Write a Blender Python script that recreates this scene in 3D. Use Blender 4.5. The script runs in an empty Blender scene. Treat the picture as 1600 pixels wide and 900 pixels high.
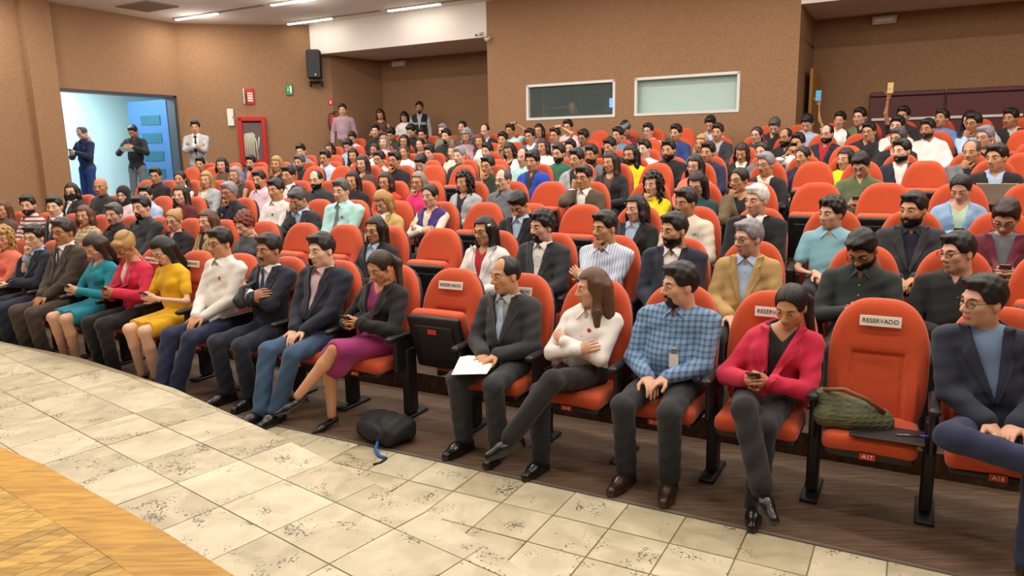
import bpy, math, random
import numpy as np
from mathutils import Matrix, Vector, Euler

random.seed(7)
rng = np.random.default_rng(7)
scene = bpy.context.scene
COL = scene.collection

# ------------------------------------------------------------------ camera
FPX = 1155.0                      # focal length in pixels of a 1600x900 frame
CAM_H = 1.94
g = np.array([118.0, 6200.0, FPX]); g /= np.linalg.norm(g)
up_c = -g
fw_c = np.array([0, 0, 1.0]); fw_c = fw_c - fw_c.dot(up_c) * up_c; fw_c /= np.linalg.norm(fw_c)
rt_c = np.cross(fw_c, up_c)
if rt_c[0] < 0: rt_c = -rt_c
MC = np.stack([rt_c, fw_c, up_c])
cd = bpy.data.cameras.new('camera'); cam = bpy.data.objects.new('camera', cd); COL.objects.link(cam)
cd.sensor_width = 36; cd.lens = 36 * FPX / 1600; cd.clip_start = .05; cd.clip_end = 200
mw = Matrix.Identity(4)
for c, ax in enumerate(((1, 0, 0), (0, -1, 0), (0, 0, -1))):
    w = MC @ np.array(ax, float)
    for r_ in range(3): mw[r_][c] = w[r_]
mw.translation = (0, 0, CAM_H)
cam.matrix_world = mw
scene.camera = cam

# ------------------------------------------------------------------ light and exposure
vs = scene.view_settings
vs.view_transform = 'Standard'; vs.look = 'None'; vs.gamma = 1; vs.use_curve_mapping = False
vs.exposure = 0.0
world = bpy.data.worlds.new('world'); scene.world = world; world.use_nodes = True
world.node_tree.nodes['Background'].inputs[0].default_value = (1, .96, .92, 1)
world.node_tree.nodes['Background'].inputs[1].default_value = .25
LAMP_W = 34.0                     # watts of one ceiling tube

# ------------------------------------------------------------------ helpers
TH = math.radians(-28.9)
UD = np.array([math.cos(TH), math.sin(TH)]); VD = np.array([-math.sin(TH), math.cos(TH)])
ROTZ = math.pi + TH               # a thing facing the stage: local +y = -v, local +x = -u
def UV(u, v, z=0.0): p = u * UD + v * VD; return Vector((p[0], p[1], z))

def lin(hx):
    hx = hx.lstrip('#'); o = []
    for i in (0, 2, 4):
        c = int(hx[i:i+2], 16) / 255; o.append(c / 12.92 if c <= .04045 else ((c + .055) / 1.055) ** 2.4)
    return (*o, 1)
MATS = {}
def mat(name, hx, rough=.6, noise=0, scale=60, bump=0, metal=0, coat=0, var=.0, emit=None, estr=0, sheen=0, trans=0, alpha=1):
    if name in MATS: return MATS[name]
    m = bpy.data.materials.new(name); m.use_nodes = True; MATS[name] = m
    nt = m.node_tree; b = nt.nodes['Principled BSDF']; col = lin(hx)
    b.inputs['Base Color'].default_value = col; b.inputs['Roughness'].default_value = rough
    b.inputs['Metallic'].default_value = metal
    if coat: b.inputs['Coat Weight'].default_value = coat
    if sheen: b.inputs['Sheen Weight'].default_value = sheen
    if trans: b.inputs['Transmission Weight'].default_value = trans
    if alpha < 1: b.inputs['Alpha'].default_value = alpha
    if emit: b.inputs['Emission Color'].default_value = lin(emit); b.inputs['Emission Strength'].default_value = estr
    if noise or bump:
        tc = nt.nodes.new('ShaderNodeTexCoord'); nz = nt.nodes.new('ShaderNodeTexNoise')
        nz.inputs['Scale'].default_value = scale; nz.inputs['Detail'].default_value = 4
        nt.links.new(tc.outputs['Object'], nz.inputs['Vector'])
        if noise:
            mx = nt.nodes.new('ShaderNodeMix'); mx.data_type = 'RGBA'
            mx.inputs[6].default_value = tuple(c * (1 - noise) for c in col[:3]) + (1,)
            mx.inputs[7].default_value = tuple(min(1, c * (1 + noise)) for c in col[:3]) + (1,)
            nt.links.new(nz.outputs['Fac'], mx.inputs[0]); nt.links.new(mx.outputs[2], b.inputs['Base Color'])
        if bump:
            bp = nt.nodes.new('ShaderNodeBump'); bp.inputs['Strength'].default_value = bump; bp.inputs['Distance'].default_value = .01
            nt.links.new(nz.outputs['Fac'], bp.inputs['Height']); nt.links.new(bp.outputs['Normal'], b.inputs['Normal'])
    return m

def build(name, parts, mats, parent=None, smooth=True, loc=None, rot=None, mesh=None):
    """parts: list of (verts Nx3, faces Mx3|4 array or list of polygons, material index or per-face array) -> one mesh object"""
    if mesh is None:
        V = []; loops = []; starts = []; tot = []; mi = []; off = 0; nl = 0
        for v, f, k in parts:
            v = np.asarray(v, np.float32).reshape(-1, 3)
            if isinstance(f, np.ndarray):
                n, c = f.shape
                loops.append((f + off).ravel()); starts.append(nl + np.arange(n) * c); tot.append(np.full(n, c)); nl += n * c
            else:
                n = len(f)
                for p in f:
                    loops.append(np.asarray(p) + off); starts.append(np.array([nl])); tot.append(np.array([len(p)])); nl += len(p)
            mi.append(np.full(n, k) if np.isscalar(k) else np.asarray(k)); V.append(v); off += len(v)
        V = np.concatenate(V); loops = np.concatenate(loops).astype(np.int32)
        starts = np.concatenate(starts).astype(np.int32); tot = np.concatenate(tot).astype(np.int32); mi = np.concatenate(mi).astype(np.int32)
        mesh = bpy.data.meshes.new(name)
        mesh.vertices.add(len(V)); mesh.vertices.foreach_set('co', V.ravel())
        mesh.loops.add(len(loops)); mesh.loops.foreach_set('vertex_index', loops)
        mesh.polygons.add(len(starts)); mesh.polygons.foreach_set('loop_start', starts); mesh.polygons.foreach_set('loop_total', tot)
        for m in mats: mesh.materials.append(m)
        mesh.polygons.foreach_set('material_index', mi)
        mesh.polygons.foreach_set('use_smooth', np.full(len(starts), bool(smooth)))
        mesh.update(calc_edges=True)
    o = bpy.data.objects.new(name, mesh); COL.objects.link(o)
    if parent is not None: o.parent = parent
    if loc is not None: o.location = loc
    if rot is not None: o.rotation_euler = rot
    return o
def omat(o, m, slot=0):
    o.material_slots[slot].link = 'OBJECT'; o.material_slots[slot].material = m
def thing(name, label, cat, loc=(0, 0, 0), rz=0.0, group=None):
    o = bpy.data.objects.new(name, None); COL.objects.link(o); o.empty_display_size = .1
    o.location = loc; o.rotation_euler = (0, 0, rz); return tag(o, label, cat, group)
def tag(o, label, cat, group=None):
    o['label'] = label; o['category'] = cat
    if group: o['group'] = group
    return o
def struct(o): o['kind'] = 'structure'; return o

def box(c, s, rz=0.0):
    x, y, z = s[0] / 2, s[1] / 2, s[2] / 2
    v = np.array([(a * x, b * y, d * z) for d in (-1, 1) for b in (-1, 1) for a in (-1, 1)], float)
    if rz:
        cs, sn = math.cos(rz), math.sin(rz); v = np.stack([v[:, 0] * cs - v[:, 1] * sn, v[:, 0] * sn + v[:, 1] * cs, v[:, 2]], 1)
    return v + np.array(c), np.array([(0, 2, 3, 1), (4, 5, 7, 6), (0, 1, 5, 4), (2, 6, 7, 3), (0, 4, 6, 2), (1, 3, 7, 5)])
def rbox(c, s, b=.008):
    """box with chamfered edges"""
    x, y, z = s[0] / 2, s[1] / 2, s[2] / 2; b = min(b, x * .9, y * .9, z * .9)
    v = []
    for zz, i in ((-z, b), (-z + b, 0), (z - b, 0), (z, b)):
        X, Y = x - i, y - i
        v += [(-X + b, -Y, zz), (X - b, -Y, zz), (X, -Y + b, zz), (X, Y - b, zz), (X - b, Y, zz), (-X + b, Y, zz), (-X, Y - b, zz), (-X, -Y + b, zz)]
    f = [tuple(range(7, -1, -1)), tuple(range(24, 32))]
    for r_ in range(3):
        for i in range(8): f.append((r_*8+i, r_*8+(i+1) % 8, r_*8+8+(i+1) % 8, r_*8+8+i))
    return np.array(v) + np.array(c), f
def prism(poly, z0, z1):
    n = len(poly); v = [(p[0], p[1], z0) for p in poly] + [(p[0], p[1], z1) for p in poly]
    f = [tuple(range(n - 1, -1, -1)), tuple(range(n, 2 * n))] + [(i, (i + 1) % n, n + (i + 1) % n, n + i) for i in range(n)]
    return np.array(v, float), f
def tube(pts, rad, n=10, cap=True):
    pts = [np.array(p, float) for p in pts]; m = len(pts); rad = rad if hasattr(rad, '__len__') else [rad] * m
    V = []; ref = None
    for i, p in enumerate(pts):
        d = pts[min(i + 1, m - 1)] - pts[max(i - 1, 0)]; d /= np.linalg.norm(d) + 1e-9
        if ref is None: ref = np.array([0, 0, 1.0]) if abs(d[2]) < .9 else np.array([1.0, 0, 0])
        a = np.cross(d, ref); a /= np.linalg.norm(a) + 1e-9; b = np.cross(d, a); ref = -b if False else ref
        for j in range(n):
            t = 2 * math.pi * j / n; V.append(p + rad[i] * (math.cos(t) * a + math.sin(t) * b))
    f = [(i*n+j, i*n+n+j, i*n+n+(j+1) % n, i*n+(j+1) % n) for i in range(m - 1) for j in range(n)]
    if cap: f += [tuple(range(n)), tuple(range(m*n-1, m*n-n-1, -1))]
    return np.array(V), f
def lathe(prof, n=20):
    V = []; m = len(prof)
    for r_, z in prof:
        for j in range(n): t = 2 * math.pi * j / n; V.append((r_ * math.cos(t), r_ * math.sin(t), z))
    f = [(i*n+j, i*n+(j+1) % n, i*n+n+(j+1) % n, i*n+n+j) for i in range(m - 1) for j in range(n)]
    return np.array(V), f
def sphere(c, r, n=10, m=7):
    prof = [(max(1e-4, math.sin(math.pi * i / m)), -math.cos(math.pi * i / m)) for i in range(m + 1)]
    V, f = lathe(prof, n); return V * np.array(r) + np.array(c), f
def xf(M, v): M = np.array(M); return np.asarray(v) @ M[:3, :3].T + M[:3, 3]

TXT = {}
def text(s, size, m, parent, loc, rot, ext=.001, name='lettering', align='CENTER'):
    key = (s, size, m.name)
    if key not in TXT:
        cu = bpy.data.curves.new('lettering', 'FONT'); cu.body = s; cu.size = size; cu.extrude = ext; cu.align_x = align; cu.align_y = 'CENTER'; cu.resolution_u = 3
        t = bpy.data.objects.new('t', cu); COL.objects.link(t)
        dg = bpy.context.evaluated_depsgraph_get(); me = bpy.data.meshes.new_from_object(t.evaluated_get(dg)); me.name = 'lettering'
        bpy.data.objects.remove(t); me.materials.clear(); me.materials.append(m); TXT[key] = me
    o = bpy.data.objects.new(name, TXT[key]); COL.objects.link(o); o.parent = parent; o.location = loc; o.rotation_euler = rot
    return o

# ---- signed distance volumes, polygonised with surface nets
class Vol:
    def __init__(s, lo, hi, h):
        s.ax = [np.arange(lo[i], hi[i] + h, h, dtype=np.float32) for i in range(3)]; s.h = h
        s.F = np.full([len(a) for a in s.ax], .5, np.float32)
        s.X = s.ax[0][:, None, None]; s.Y = s.ax[1][None, :, None]; s.Z = s.ax[2][None, None, :]
    def sub(s, lo, hi):
        sl = tuple(slice(max(0, int(np.searchsorted(s.ax[i], lo[i])) - 1), int(np.searchsorted(s.ax[i], hi[i])) + 1) for i in range(3))
        return sl, s.ax[0][sl[0]][:, None, None], s.ax[1][sl[1]][None, :, None], s.ax[2][sl[2]][None, None, :]
    def un(s, sl, d, k):
        a = s.F[sl]
        if a.size == 0: return
        if k > 0:
            hh = np.maximum(k - np.abs(a - d), 0) / k; s.F[sl] = np.minimum(a, d) - hh * hh * k * .25
        else: s.F[sl] = np.minimum(a, d)
    def ell(s, c, r, k=.02, cut=False):
        p = k + .03 + s.h * 2
        sl, X, Y, Z = s.sub([c[i] - r[i] - p for i in range(3)], [c[i] + r[i] + p for i in range(3)])
        a, b, d = (X - c[0]), (Y - c[1]), (Z - c[2])
        k0 = np.sqrt((a / r[0])**2 + (b / r[1])**2 + (d / r[2])**2); k1 = np.sqrt((a / r[0]**2)**2 + (b / r[1]**2)**2 + (d / r[2]**2)**2) + 1e-6
        D = k0 * (k0 - 1) / k1
        if cut:
            A = s.F[sl]; hh = np.maximum(k - np.abs(-A - D), 0) / max(k, 1e-6); s.F[sl] = np.maximum(A, -D) + hh * hh * k * .25
        else: s.un(sl, D, k)
    def cap(s, a, b, ra, rb, k=.02):
        p = k + .03 + s.h * 2; a = np.array(a, float); b = np.array(b, float); r = max(ra, rb)
        sl, X, Y, Z = s.sub(np.minimum(a, b) - r - p, np.maximum(a, b) + r + p)
        d = b - a; L = float(d @ d) + 1e-9
        t = np.clip(((X - a[0]) * d[0] + (Y - a[1]) * d[1] + (Z - a[2]) * d[2]) / L, 0, 1)
        D = np.sqrt((X - a[0] - t * d[0])**2 + (Y - a[1] - t * d[1])**2 + (Z - a[2] - t * d[2])**2) - (ra + t * (rb - ra))
        s.un(sl, D, k)
    def cut(s, D): s.F = np.maximum(s.F, D)
    def mesh(s): return nets(s.F, s.ax)
CO = np.array([(0,0,0),(1,0,0),(0,1,0),(1,1,0),(0,0,1),(1,0,1),(0,1,1),(1,1,1)])
ED = np.array([(0,1),(2,3),(4,5),(6,7),(0,2),(1,3),(4,6),(5,7),(0,4),(1,5),(2,6),(3,7)])
def nets(F, ax):
    S = F < 0; nx, ny, nz = F.shape
    cnt = np.zeros((nx-1, ny-1, nz-1), np.int8)
    for a, b, c in CO: cnt += S[a:nx-1+a, b:ny-1+b, c:nz-1+c]
    act = (cnt > 0) & (cnt < 8); I = np.argwhere(act)
    if len(I) == 0: return np.zeros((0, 3)), np.zeros((0, 4), int)
    C = I[:, None, :] + CO[None]; val = F[C[..., 0], C[..., 1], C[..., 2]]
    pos = np.stack([ax[i][C[..., i]] for i in range(3)], -1)
    va, vb = val[:, ED[:, 0]], val[:, ED[:, 1]]; cr = (va < 0) != (vb < 0)
    t = np.where(cr, va / np.where(cr, va - vb, 1), 0)[..., None]
    p = pos[:, ED[:, 0]] * (1 - t) + pos[:, ED[:, 1]] * t
    V = (p * cr[..., None]).sum(1) / cr.sum(1)[:, None]
    idx = np.full(act.shape, -1); idx[act] = np.arange(len(I)); Q = []
    for d in range(3):
        sl0 = [slice(1, -1)] * 3; sl0[d] = slice(0, -1); sl1 = list(sl0); sl1[d] = slice(1, None)
        A, B = S[tuple(sl0)], S[tuple(sl1)]
        for flip, m in ((0, A & ~B), (1, ~A & B)):
            e = np.argwhere(m)
            if len(e) == 0: continue
            e = e + np.array([0 if i == d else 1 for i in range(3)])
            o1, o2 = (d + 1) % 3, (d + 2) % 3; q = []
            for a, b in ((0, 0), (-1, 0), (-1, -1), (0, -1)):
                c = e.copy(); c[:, o1] += a; c[:, o2] += b; q.append(idx[c[:, 0], c[:, 1], c[:, 2]])
            q = np.stack(q, 1); Q.append(q[:, ::-1] if flip else q)
    return V, (np.concatenate(Q) if Q else np.zeros((0, 4), int))

# ------------------------------------------------------------------ materials of the room
def wall_mat():
    m = mat('brown_wall_covering', 'a07a58', .92); nt = m.node_tree; b = nt.nodes['Principled BSDF']
    tc = nt.nodes.new('ShaderNodeTexCoord')
    n1 = nt.nodes.new('ShaderNodeTexNoise'); n1.inputs['Scale'].default_value = 75; n1.inputs['Detail'].default_value = 5
    mp = nt.nodes.new('ShaderNodeMapping'); mp.inputs['Scale'].default_value = (1, 1, .6)
    nt.links.new(tc.outputs['Object'], mp.inputs[0]); nt.links.new(mp.outputs[0], n1.inputs['Vector'])
    rp = nt.nodes.new('ShaderNodeValToRGB'); rp.color_ramp.elements[0].position = .3; rp.color_ramp.elements[1].position = .72
    rp.color_ramp.elements[0].color = lin('866449'); rp.color_ramp.elements[1].color = lin('a68260')
    nt.links.new(n1.outputs['Fac'], rp.inputs[0]); nt.links.new(rp.outputs[0], b.inputs['Base Color'])
    bp = nt.nodes.new('ShaderNodeBump'); bp.inputs['Strength'].default_value = .15; bp.inputs['Distance'].default_value = .01
    nt.links.new(n1.outputs['Fac'], bp.inputs['Height']); nt.links.new(bp.outputs['Normal'], b.inputs['Normal'])
    return m
WALL = wall_mat()
CEIL = mat('white_plaster', 'e6e0d8', .9, noise=.03, scale=3)
WHITE = mat('white_paint', 'e4e2de', .6)
CARPET = None
def carpet_mat():
    m = mat('brown_wood_look_floor', '5b4433', .75); nt = m.node_tree; b = nt.nodes['Principled BSDF']
    tc = nt.nodes.new('ShaderNodeTexCoord'); mp = nt.nodes.new('ShaderNodeMapping'); mp.inputs['Rotation'].default_value = (0, 0, -TH); mp.inputs['Scale'].default_value = (2.5, 40, 10)
    nz = nt.nodes.new('ShaderNodeTexNoise'); nz.inputs['Scale'].default_value = 1.5; nz.inputs['Detail'].default_value = 6
    nt.links.new(tc.outputs['Object'], mp.inputs[0]); nt.links.new(mp.outputs[0], nz.inputs['Vector'])
    rp = nt.nodes.new('ShaderNodeValToRGB'); rp.color_ramp.elements[0].position = .3; rp.color_ramp.elements[1].position = .75
    rp.color_ramp.elements[0].color = lin('4a3527'); rp.color_ramp.elements[1].color = lin('78604b')
    nt.links.new(nz.outputs['Fac'], rp.inputs[0]); nt.links.new(rp.outputs[0], b.inputs['Base Color'])
    return m
CARPET = carpet_mat()
def travertine(i, c0, c1, pit):
    m = mat('travertine_%d' % i, c0, .45); nt = m.node_tree; b = nt.nodes['Principled BSDF']
    tc = nt.nodes.new('ShaderNodeTexCoord'); oi = nt.nodes.new('ShaderNodeObjectInfo')
    ad = nt.nodes.new('ShaderNodeVectorMath'); ad.operation = 'ADD'
    sc = nt.nodes.new('ShaderNodeVectorMath'); sc.operation = 'SCALE'; sc.inputs[3].default_value = 1.0
    cb = nt.nodes.new('ShaderNodeCombineXYZ'); ml = nt.nodes.new('ShaderNodeMath'); ml.operation = 'MULTIPLY'; ml.inputs[1].default_value = 37.0
    nt.links.new(oi.outputs['Random'], ml.inputs[0]); nt.links.new(ml.outputs[0], cb.inputs[0]); nt.links.new(ml.outputs[0], cb.inputs[2])
    nt.links.new(tc.outputs['Object'], ad.inputs[0]); nt.links.new(cb.outputs[0], ad.inputs[1])
    n1 = nt.nodes.new('ShaderNodeTexNoise'); n1.inputs['Scale'].default_value = 4; n1.inputs['Detail'].default_value = 7; n1.inputs['Distortion'].default_value = 1.2
    n2 = nt.nodes.new('ShaderNodeTexNoise'); n2.inputs['Scale'].default_value = 70; n2.inputs['Detail'].default_value = 3
    n3 = nt.nodes.new('ShaderNodeTexNoise'); n3.inputs['Scale'].default_value = 6; n3.inputs['Detail'].default_value = 3
    for n in (n1, n2, n3): nt.links.new(ad.outputs[0], n.inputs['Vector'])
    rp = nt.nodes.new('ShaderNodeValToRGB'); rp.color_ramp.elements[0].position = .35; rp.color_ramp.elements[1].position = .68
    rp.color_ramp.elements[0].color = lin(c0); rp.color_ramp.elements[1].color = lin(c1); nt.links.new(n1.outputs['Fac'], rp.inputs[0])
    mu = nt.nodes.new('ShaderNodeMath'); mu.operation = 'MULTIPLY'; nt.links.new(n2.outputs['Fac'], mu.inputs[0]); nt.links.new(n3.outputs['Fac'], mu.inputs[1])
    gt = nt.nodes.new('ShaderNodeValToRGB'); gt.color_ramp.elements[0].position = pit; gt.color_ramp.elements[1].position = pit + .035
    nt.links.new(mu.outputs[0], gt.inputs[0])
    mx = nt.nodes.new('ShaderNodeMix'); mx.data_type = 'RGBA'; mx.inputs[7].default_value = lin('6d6252')
    nt.links.new(gt.outputs[0], mx.inputs[0]); nt.links.new(rp.outputs[0], mx.inputs[6]); nt.links.new(mx.outputs[2], b.inputs['Base Color'])
    bp = nt.nodes.new('ShaderNodeBump'); bp.invert = True; bp.inputs['Strength'].default_value = .5; bp.inputs['Distance'].default_value = .004
    nt.links.new(gt.outputs[0], bp.inputs['Height']); nt.links.new(bp.outputs['Normal'], b.inputs['Normal'])
    return m
TRAV = [travertine(0, 'b3a98c', 'cdc3a6', .345), travertine(1, 'bcb296', 'd3cab0', .355), travertine(2, 'a79d82', 'c6bb9d', .336)]
GROUT = mat('grout', '8f8468', .9)
def oak(i, c0, c1, ang):
    m = mat('oak_%d' % i, c0, .55); nt = m.node_tree; b = nt.nodes['Principled BSDF']
    tc = nt.nodes.new('ShaderNodeTexCoord'); oi = nt.nodes.new('ShaderNodeObjectInfo'); mp = nt.nodes.new('ShaderNodeMapping')
    mp.inputs['Rotation'].default_value = (0, 0, -ang); mp.inputs['Scale'].default_value = (2.2, 22, 5)
    ad = nt.nodes.new('ShaderNodeVectorMath'); ad.operation = 'ADD'; nt.links.new(tc.outputs['Object'], mp.inputs[0])
    ml = nt.nodes.new('ShaderNodeMath'); ml.operation = 'MULTIPLY'; ml.inputs[1].default_value = 50; nt.links.new(oi.outputs['Random'], ml.inputs[0])
    nt.links.new(mp.outputs[0], ad.inputs[0]); nt.links.new(ml.outputs[0], ad.inputs[1])
    nz = nt.nodes.new('ShaderNodeTexNoise'); nz.inputs['Scale'].default_value = 1.6; nz.inputs['Detail'].default_value = 6; nz.inputs['Distortion'].default_value = .8
    nt.links.new(ad.outputs[0], nz.inputs['Vector'])
    rp = nt.nodes.new('ShaderNodeValToRGB'); rp.color_ramp.elements[0].position = .32; rp.color_ramp.elements[1].position = .62
    rp.color_ramp.elements[0].color = lin(c0); rp.color_ramp.elements[1].color = lin(c1)
    nt.links.new(nz.outputs['Fac'], rp.inputs[0])
    hv = nt.nodes.new('ShaderNodeHueSaturation'); vr = nt.nodes.new('ShaderNodeMapRange'); vr.inputs[3].default_value = .78; vr.inputs[4].default_value = 1.15
    nt.links.new(oi.outputs['Random'], vr.inputs[0]); nt.links.new(vr.outputs[0], hv.inputs['Value'])
    nt.links.new(rp.outputs[0], hv.inputs['Color']); nt.links.new(hv.outputs[0], b.inputs['Base Color'])
    return m

# ------------------------------------------------------------------ plan of the hall
VT = [4.48, 5.6, 6.6, 7.6, 8.6, 9.5, 10.4, 11.3, 12.2]           # seat-back line of each row, away from the stage
FZ = [0, .155, .32, .49, .665, .72, .825, .98, 1.15]             # floor level of each row
V0 = [v - .26 for v in VT]
CEILZ, SOFFZ, LANDZ, BOOTHV, BACKV = 4.67, 4.04, 1.30, 12.5, 14.2
DLp, DRp, C1p, C2p, RBp = [np.array(p) for p in ((-8.258, 13.432), (-6.914, 16.141), (-5.45, 16.515), (-3.854, 16.735), (-2.951, 17.836))]
UL, UR = -13.75, 3.6                                             # side limits of the hall

# floor: one slab per row, rising away from the stage
floor = struct(build('floor', [(*box((0, 0, -.06), (1, 1, .11)), 0)], [CARPET])); floor.hide_render = False
fl_parts = []
edges = [3.66] + [V0[k] - .60 for k in range(1, 9)] + [V0[8] + .46]
def slab(u0, u1, v0, v1, z0, z1):
    a, b, c, d = UV(u0, v0), UV(u1, v0), UV(u1, v1), UV(u0, v1); return prism([a, b, c, d], z0, z1)
for k in range(9):
    v, f = slab(UL - .1, UR, edges[k], edges[k + 1] + .02, -.3, FZ[k]); fl_parts.append((v, f, 0))
v, f = slab(UL - .1, UR, edges[9], BACKV + .6, -.3, LANDZ); fl_parts.append((v, f, 0))
bpy.data.objects.remove(floor)
floor = struct(build('floor', fl_parts, [CARPET], smooth=False))
# dark nosing strip along the carpet edge by the tiles
struct(build('trim_1', [(*slab(-6.2, UR, 3.635, 3.66, -.02, .006), 0)], [mat('metal_edge_strip', '9c9284', .4, metal=.6)], smooth=False))

# lower tiled floor and tiles
low = struct(build('floor_tiled', [(*slab(-10.5, UR, -2.5, 3.64, -.3, -.004), 0)], [GROUT], smooth=False))
def clip(poly, a, b, keep_left):
    out = []; n = len(poly); a = np.array(a); b = np.array(b); d = b - a
    def sd(p): s = d[0] * (p[1] - a[1]) - d[1] * (p[0] - a[0]); return s if keep_left else -s
    for i in range(n):
        p, q = np.array(poly[i]), np.array(poly[(i + 1) % n]); sp, sq = sd(p), sd(q)
        if sp >= 0: out.append(tuple(p))
        if (sp > 0) != (sq > 0) and abs(sp - sq) > 1e-9: out.append(tuple(p + (q - p) * sp / (sp - sq)))
    return out
def area(p): return .5 * abs(sum(p[i][0] * p[(i + 1) % len(p)][1] - p[(i + 1) % len(p)][0] * p[i][1] for i in range(len(p))))
EDGE = [(-7.6, 8.72), (-5.2, 7.14), (-3.86, 6.38), (-2.68, 5.5), (-1.8, 4.7), (-1.11, 4.05), (-.7, 3.65), (-.33, 3.27), (-.03, 2.91), (.9, 1.75)]
WOOD = [(-6.2, 6.1), (-3.17, 4.3), (-2.73, 4.02), (-2.2, 3.62), (-1.64, 3.2), (-1.2, 2.84), (.2, 1.6)]
def inside_plat(p, m=0.0): return all(((b[0]-a[0]) * (p[1]-a[1]) - (b[1]-a[1]) * (p[0]-a[0])) <= -m for a, b in zip(EDGE, EDGE[1:]))
T = .32
for i in range(-22, 10):
    for j in range(5):
        u0, v0 = -1.93 + i * T, 3.63 - (j + 1) * .305
        c = [UV(u0 + .004, v0 + .004), UV(u0 + T - .004, v0 + .004), UV(u0 + T - .004, v0 + .301), UV(u0 + .004, v0 + .301)]
        if all(inside_plat((p[0], p[1])) for p in c) or UV(u0, v0).y < 1.2: continue
        build('tile', [(*prism([(p.x, p.y) for p in c], -.02, .004 + rng.uniform(-.001, .001)), 0)], [TRAV[rng.integers(3)]], low, smooth=False)
plat_poly = EDGE + [(.2, 1.2), (-8, 1.2)]
plat = struct(build('floor_stage_step', [(*prism(plat_poly, -.02, .194), 0)], [GROUT], smooth=False))
ta = math.radians(-39); ca = np.array([math.cos(ta), math.sin(ta)]); cb_ = np.array([-ca[1], ca[0]]); o0 = np.array([-1.838, 3.752])
for i in range(-16, 12):
    for j in range(-6, 9):
        q = o0 + ca * .44 * i + cb_ * .378 * j
        poly = [tuple(q + ca * a + cb_ * b) for a, b in ((.003, .003), (.437, .003), (.437, .375), (.003, .375))]
        for a, b in zip(EDGE, EDGE[1:]):
            poly = clip(poly, a, b, False)
            if len(poly) < 3: break
        if len(poly) < 3 or area(poly) < .002: continue
        w = [sum((b[0]-a[0]) * (p[1]-a[1]) - (b[1]-a[1]) * (p[0]-a[0]) > 0 for a, b in zip(WOOD, WOOD[1:])) for p in poly]
        if max(w) == 0 or min(p[1] for p in poly) < 1.3: continue
        build('tile', [(*prism(poly, .15, .2 + rng.uniform(-.0012, .0012)), 0)], [TRAV[rng.integers(3)]], plat, smooth=False)
# wooden stage
stage = struct(build('floor_stage', [(*prism(WOOD + [(.2, .2), (-6.2, .2)], .1, .203), 0)], [mat('stage_underlay', '6b4a22', .8)], smooth=False))
OAKB = oak(0, 'a47412', 'c99830', math.radians(-37)); OAKP = oak(1, 'a27a22', 'd0a64a', math.radians(52))
INN = []
for i, p in enumerate(WOOD):
    a, b = np.array(WOOD[max(0, i - 1)]), np.array(WOOD[min(len(WOOD) - 1, i + 1)]); d = (b - a) / np.linalg.norm(b - a); INN.append(tuple(np.array(p) + .26 * np.array([d[1], -d[0]])))
for i in range(len(WOOD) - 1):
    build('border_board', [(*prism([WOOD[i], WOOD[i + 1], INN[i + 1], INN[i]][::-1], .19, .209), 0)], [OAKB], stage, smooth=False)
pa = math.radians(54); pd = np.array([math.cos(pa), math.sin(pa)]); pn = np.array([-pd[1], pd[0]])
for i in range(-50, 60):
    wv = .088; q = np.array([-2.4, 3.4]) + pn * wv * i
    poly = [tuple(q - pd * 3.2), tuple(q + pd * 1.5), tuple(q + pd * 1.5 + pn * (wv - .003)), tuple(q - pd * 3.2 + pn * (wv - .003))]
    for a, b in zip(INN, INN[1:]):
        poly = clip(poly, a, b, False)
        if len(poly) < 3: break
    if len(poly) < 3 or area(poly) < .004 or max(p[1] for p in poly) < 1.5: continue
    build('plank', [(*prism(poly, .19, .208 + rng.uniform(-.0008, .0008)), 0)], [OAKP], stage, smooth=False)

# ------------------------------------------------------------------ walls
def wseg(p0, p1, z0, z1, th=.2, side=1):
    p0, p1 = np.array(p0, float), np.array(p1, float); d = (p1 - p0) / np.linalg.norm(p1 - p0); n = np.array([-d[1], d[0]]) * side * th
    return prism([tuple(p0), tuple(p1), tuple(p1 + n), tuple(p0 + n)], z0, z1)
sd = (DRp - DLp) / np.linalg.norm(DRp - DLp)              # along the side wall
DA, DB = DLp + sd * .33, DLp + sd * 2.89                  # door jambs
DOORZ, DTOP = .80, 3.2
P_near = DLp - sd * 20
struct(build('wall_left', [(*wseg(P_near, DA, -.3, CEILZ), 0), (*wseg(DA, DB, DTOP, CEILZ), 0), (*wseg(DA, DB, -.3, DOORZ), 0), (*wseg(DB, DRp, -.3, CEILZ), 0)], [WALL], smooth=False))
struct(build('trim_2', [(*wseg(DLp - sd * .17, DLp + sd * .31, 0, CEILZ, .13, -1), 0)], [WALL], smooth=False))     # pilaster beside the door
struct(build('wall_back_left', [(*wseg(DRp, C1p, -.3, CEILZ), 0), (*wseg(C1p, C2p, -.3, CEILZ), 0), (*wseg(C2p, RBp, -.3, CEILZ), 0)], [WALL], smooth=False))
struct(build('wall_back', [(*wseg(UV(-11.6, BACKV).xy, UV(UR + .3, BACKV).xy, -.3, CEILZ), 0)], [WALL], smooth=False))
BU0, BU1 = -7.34, -1.79
def bx(u0, u1, v0, v1, z0, z1): return (*slab(u0, u1, v0, v1, z0, z1), 0)
W1, W2, WZ0, WZ1 = (-6.523, -4.778), (-4.426, -2.659), 2.479, 3.118
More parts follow.
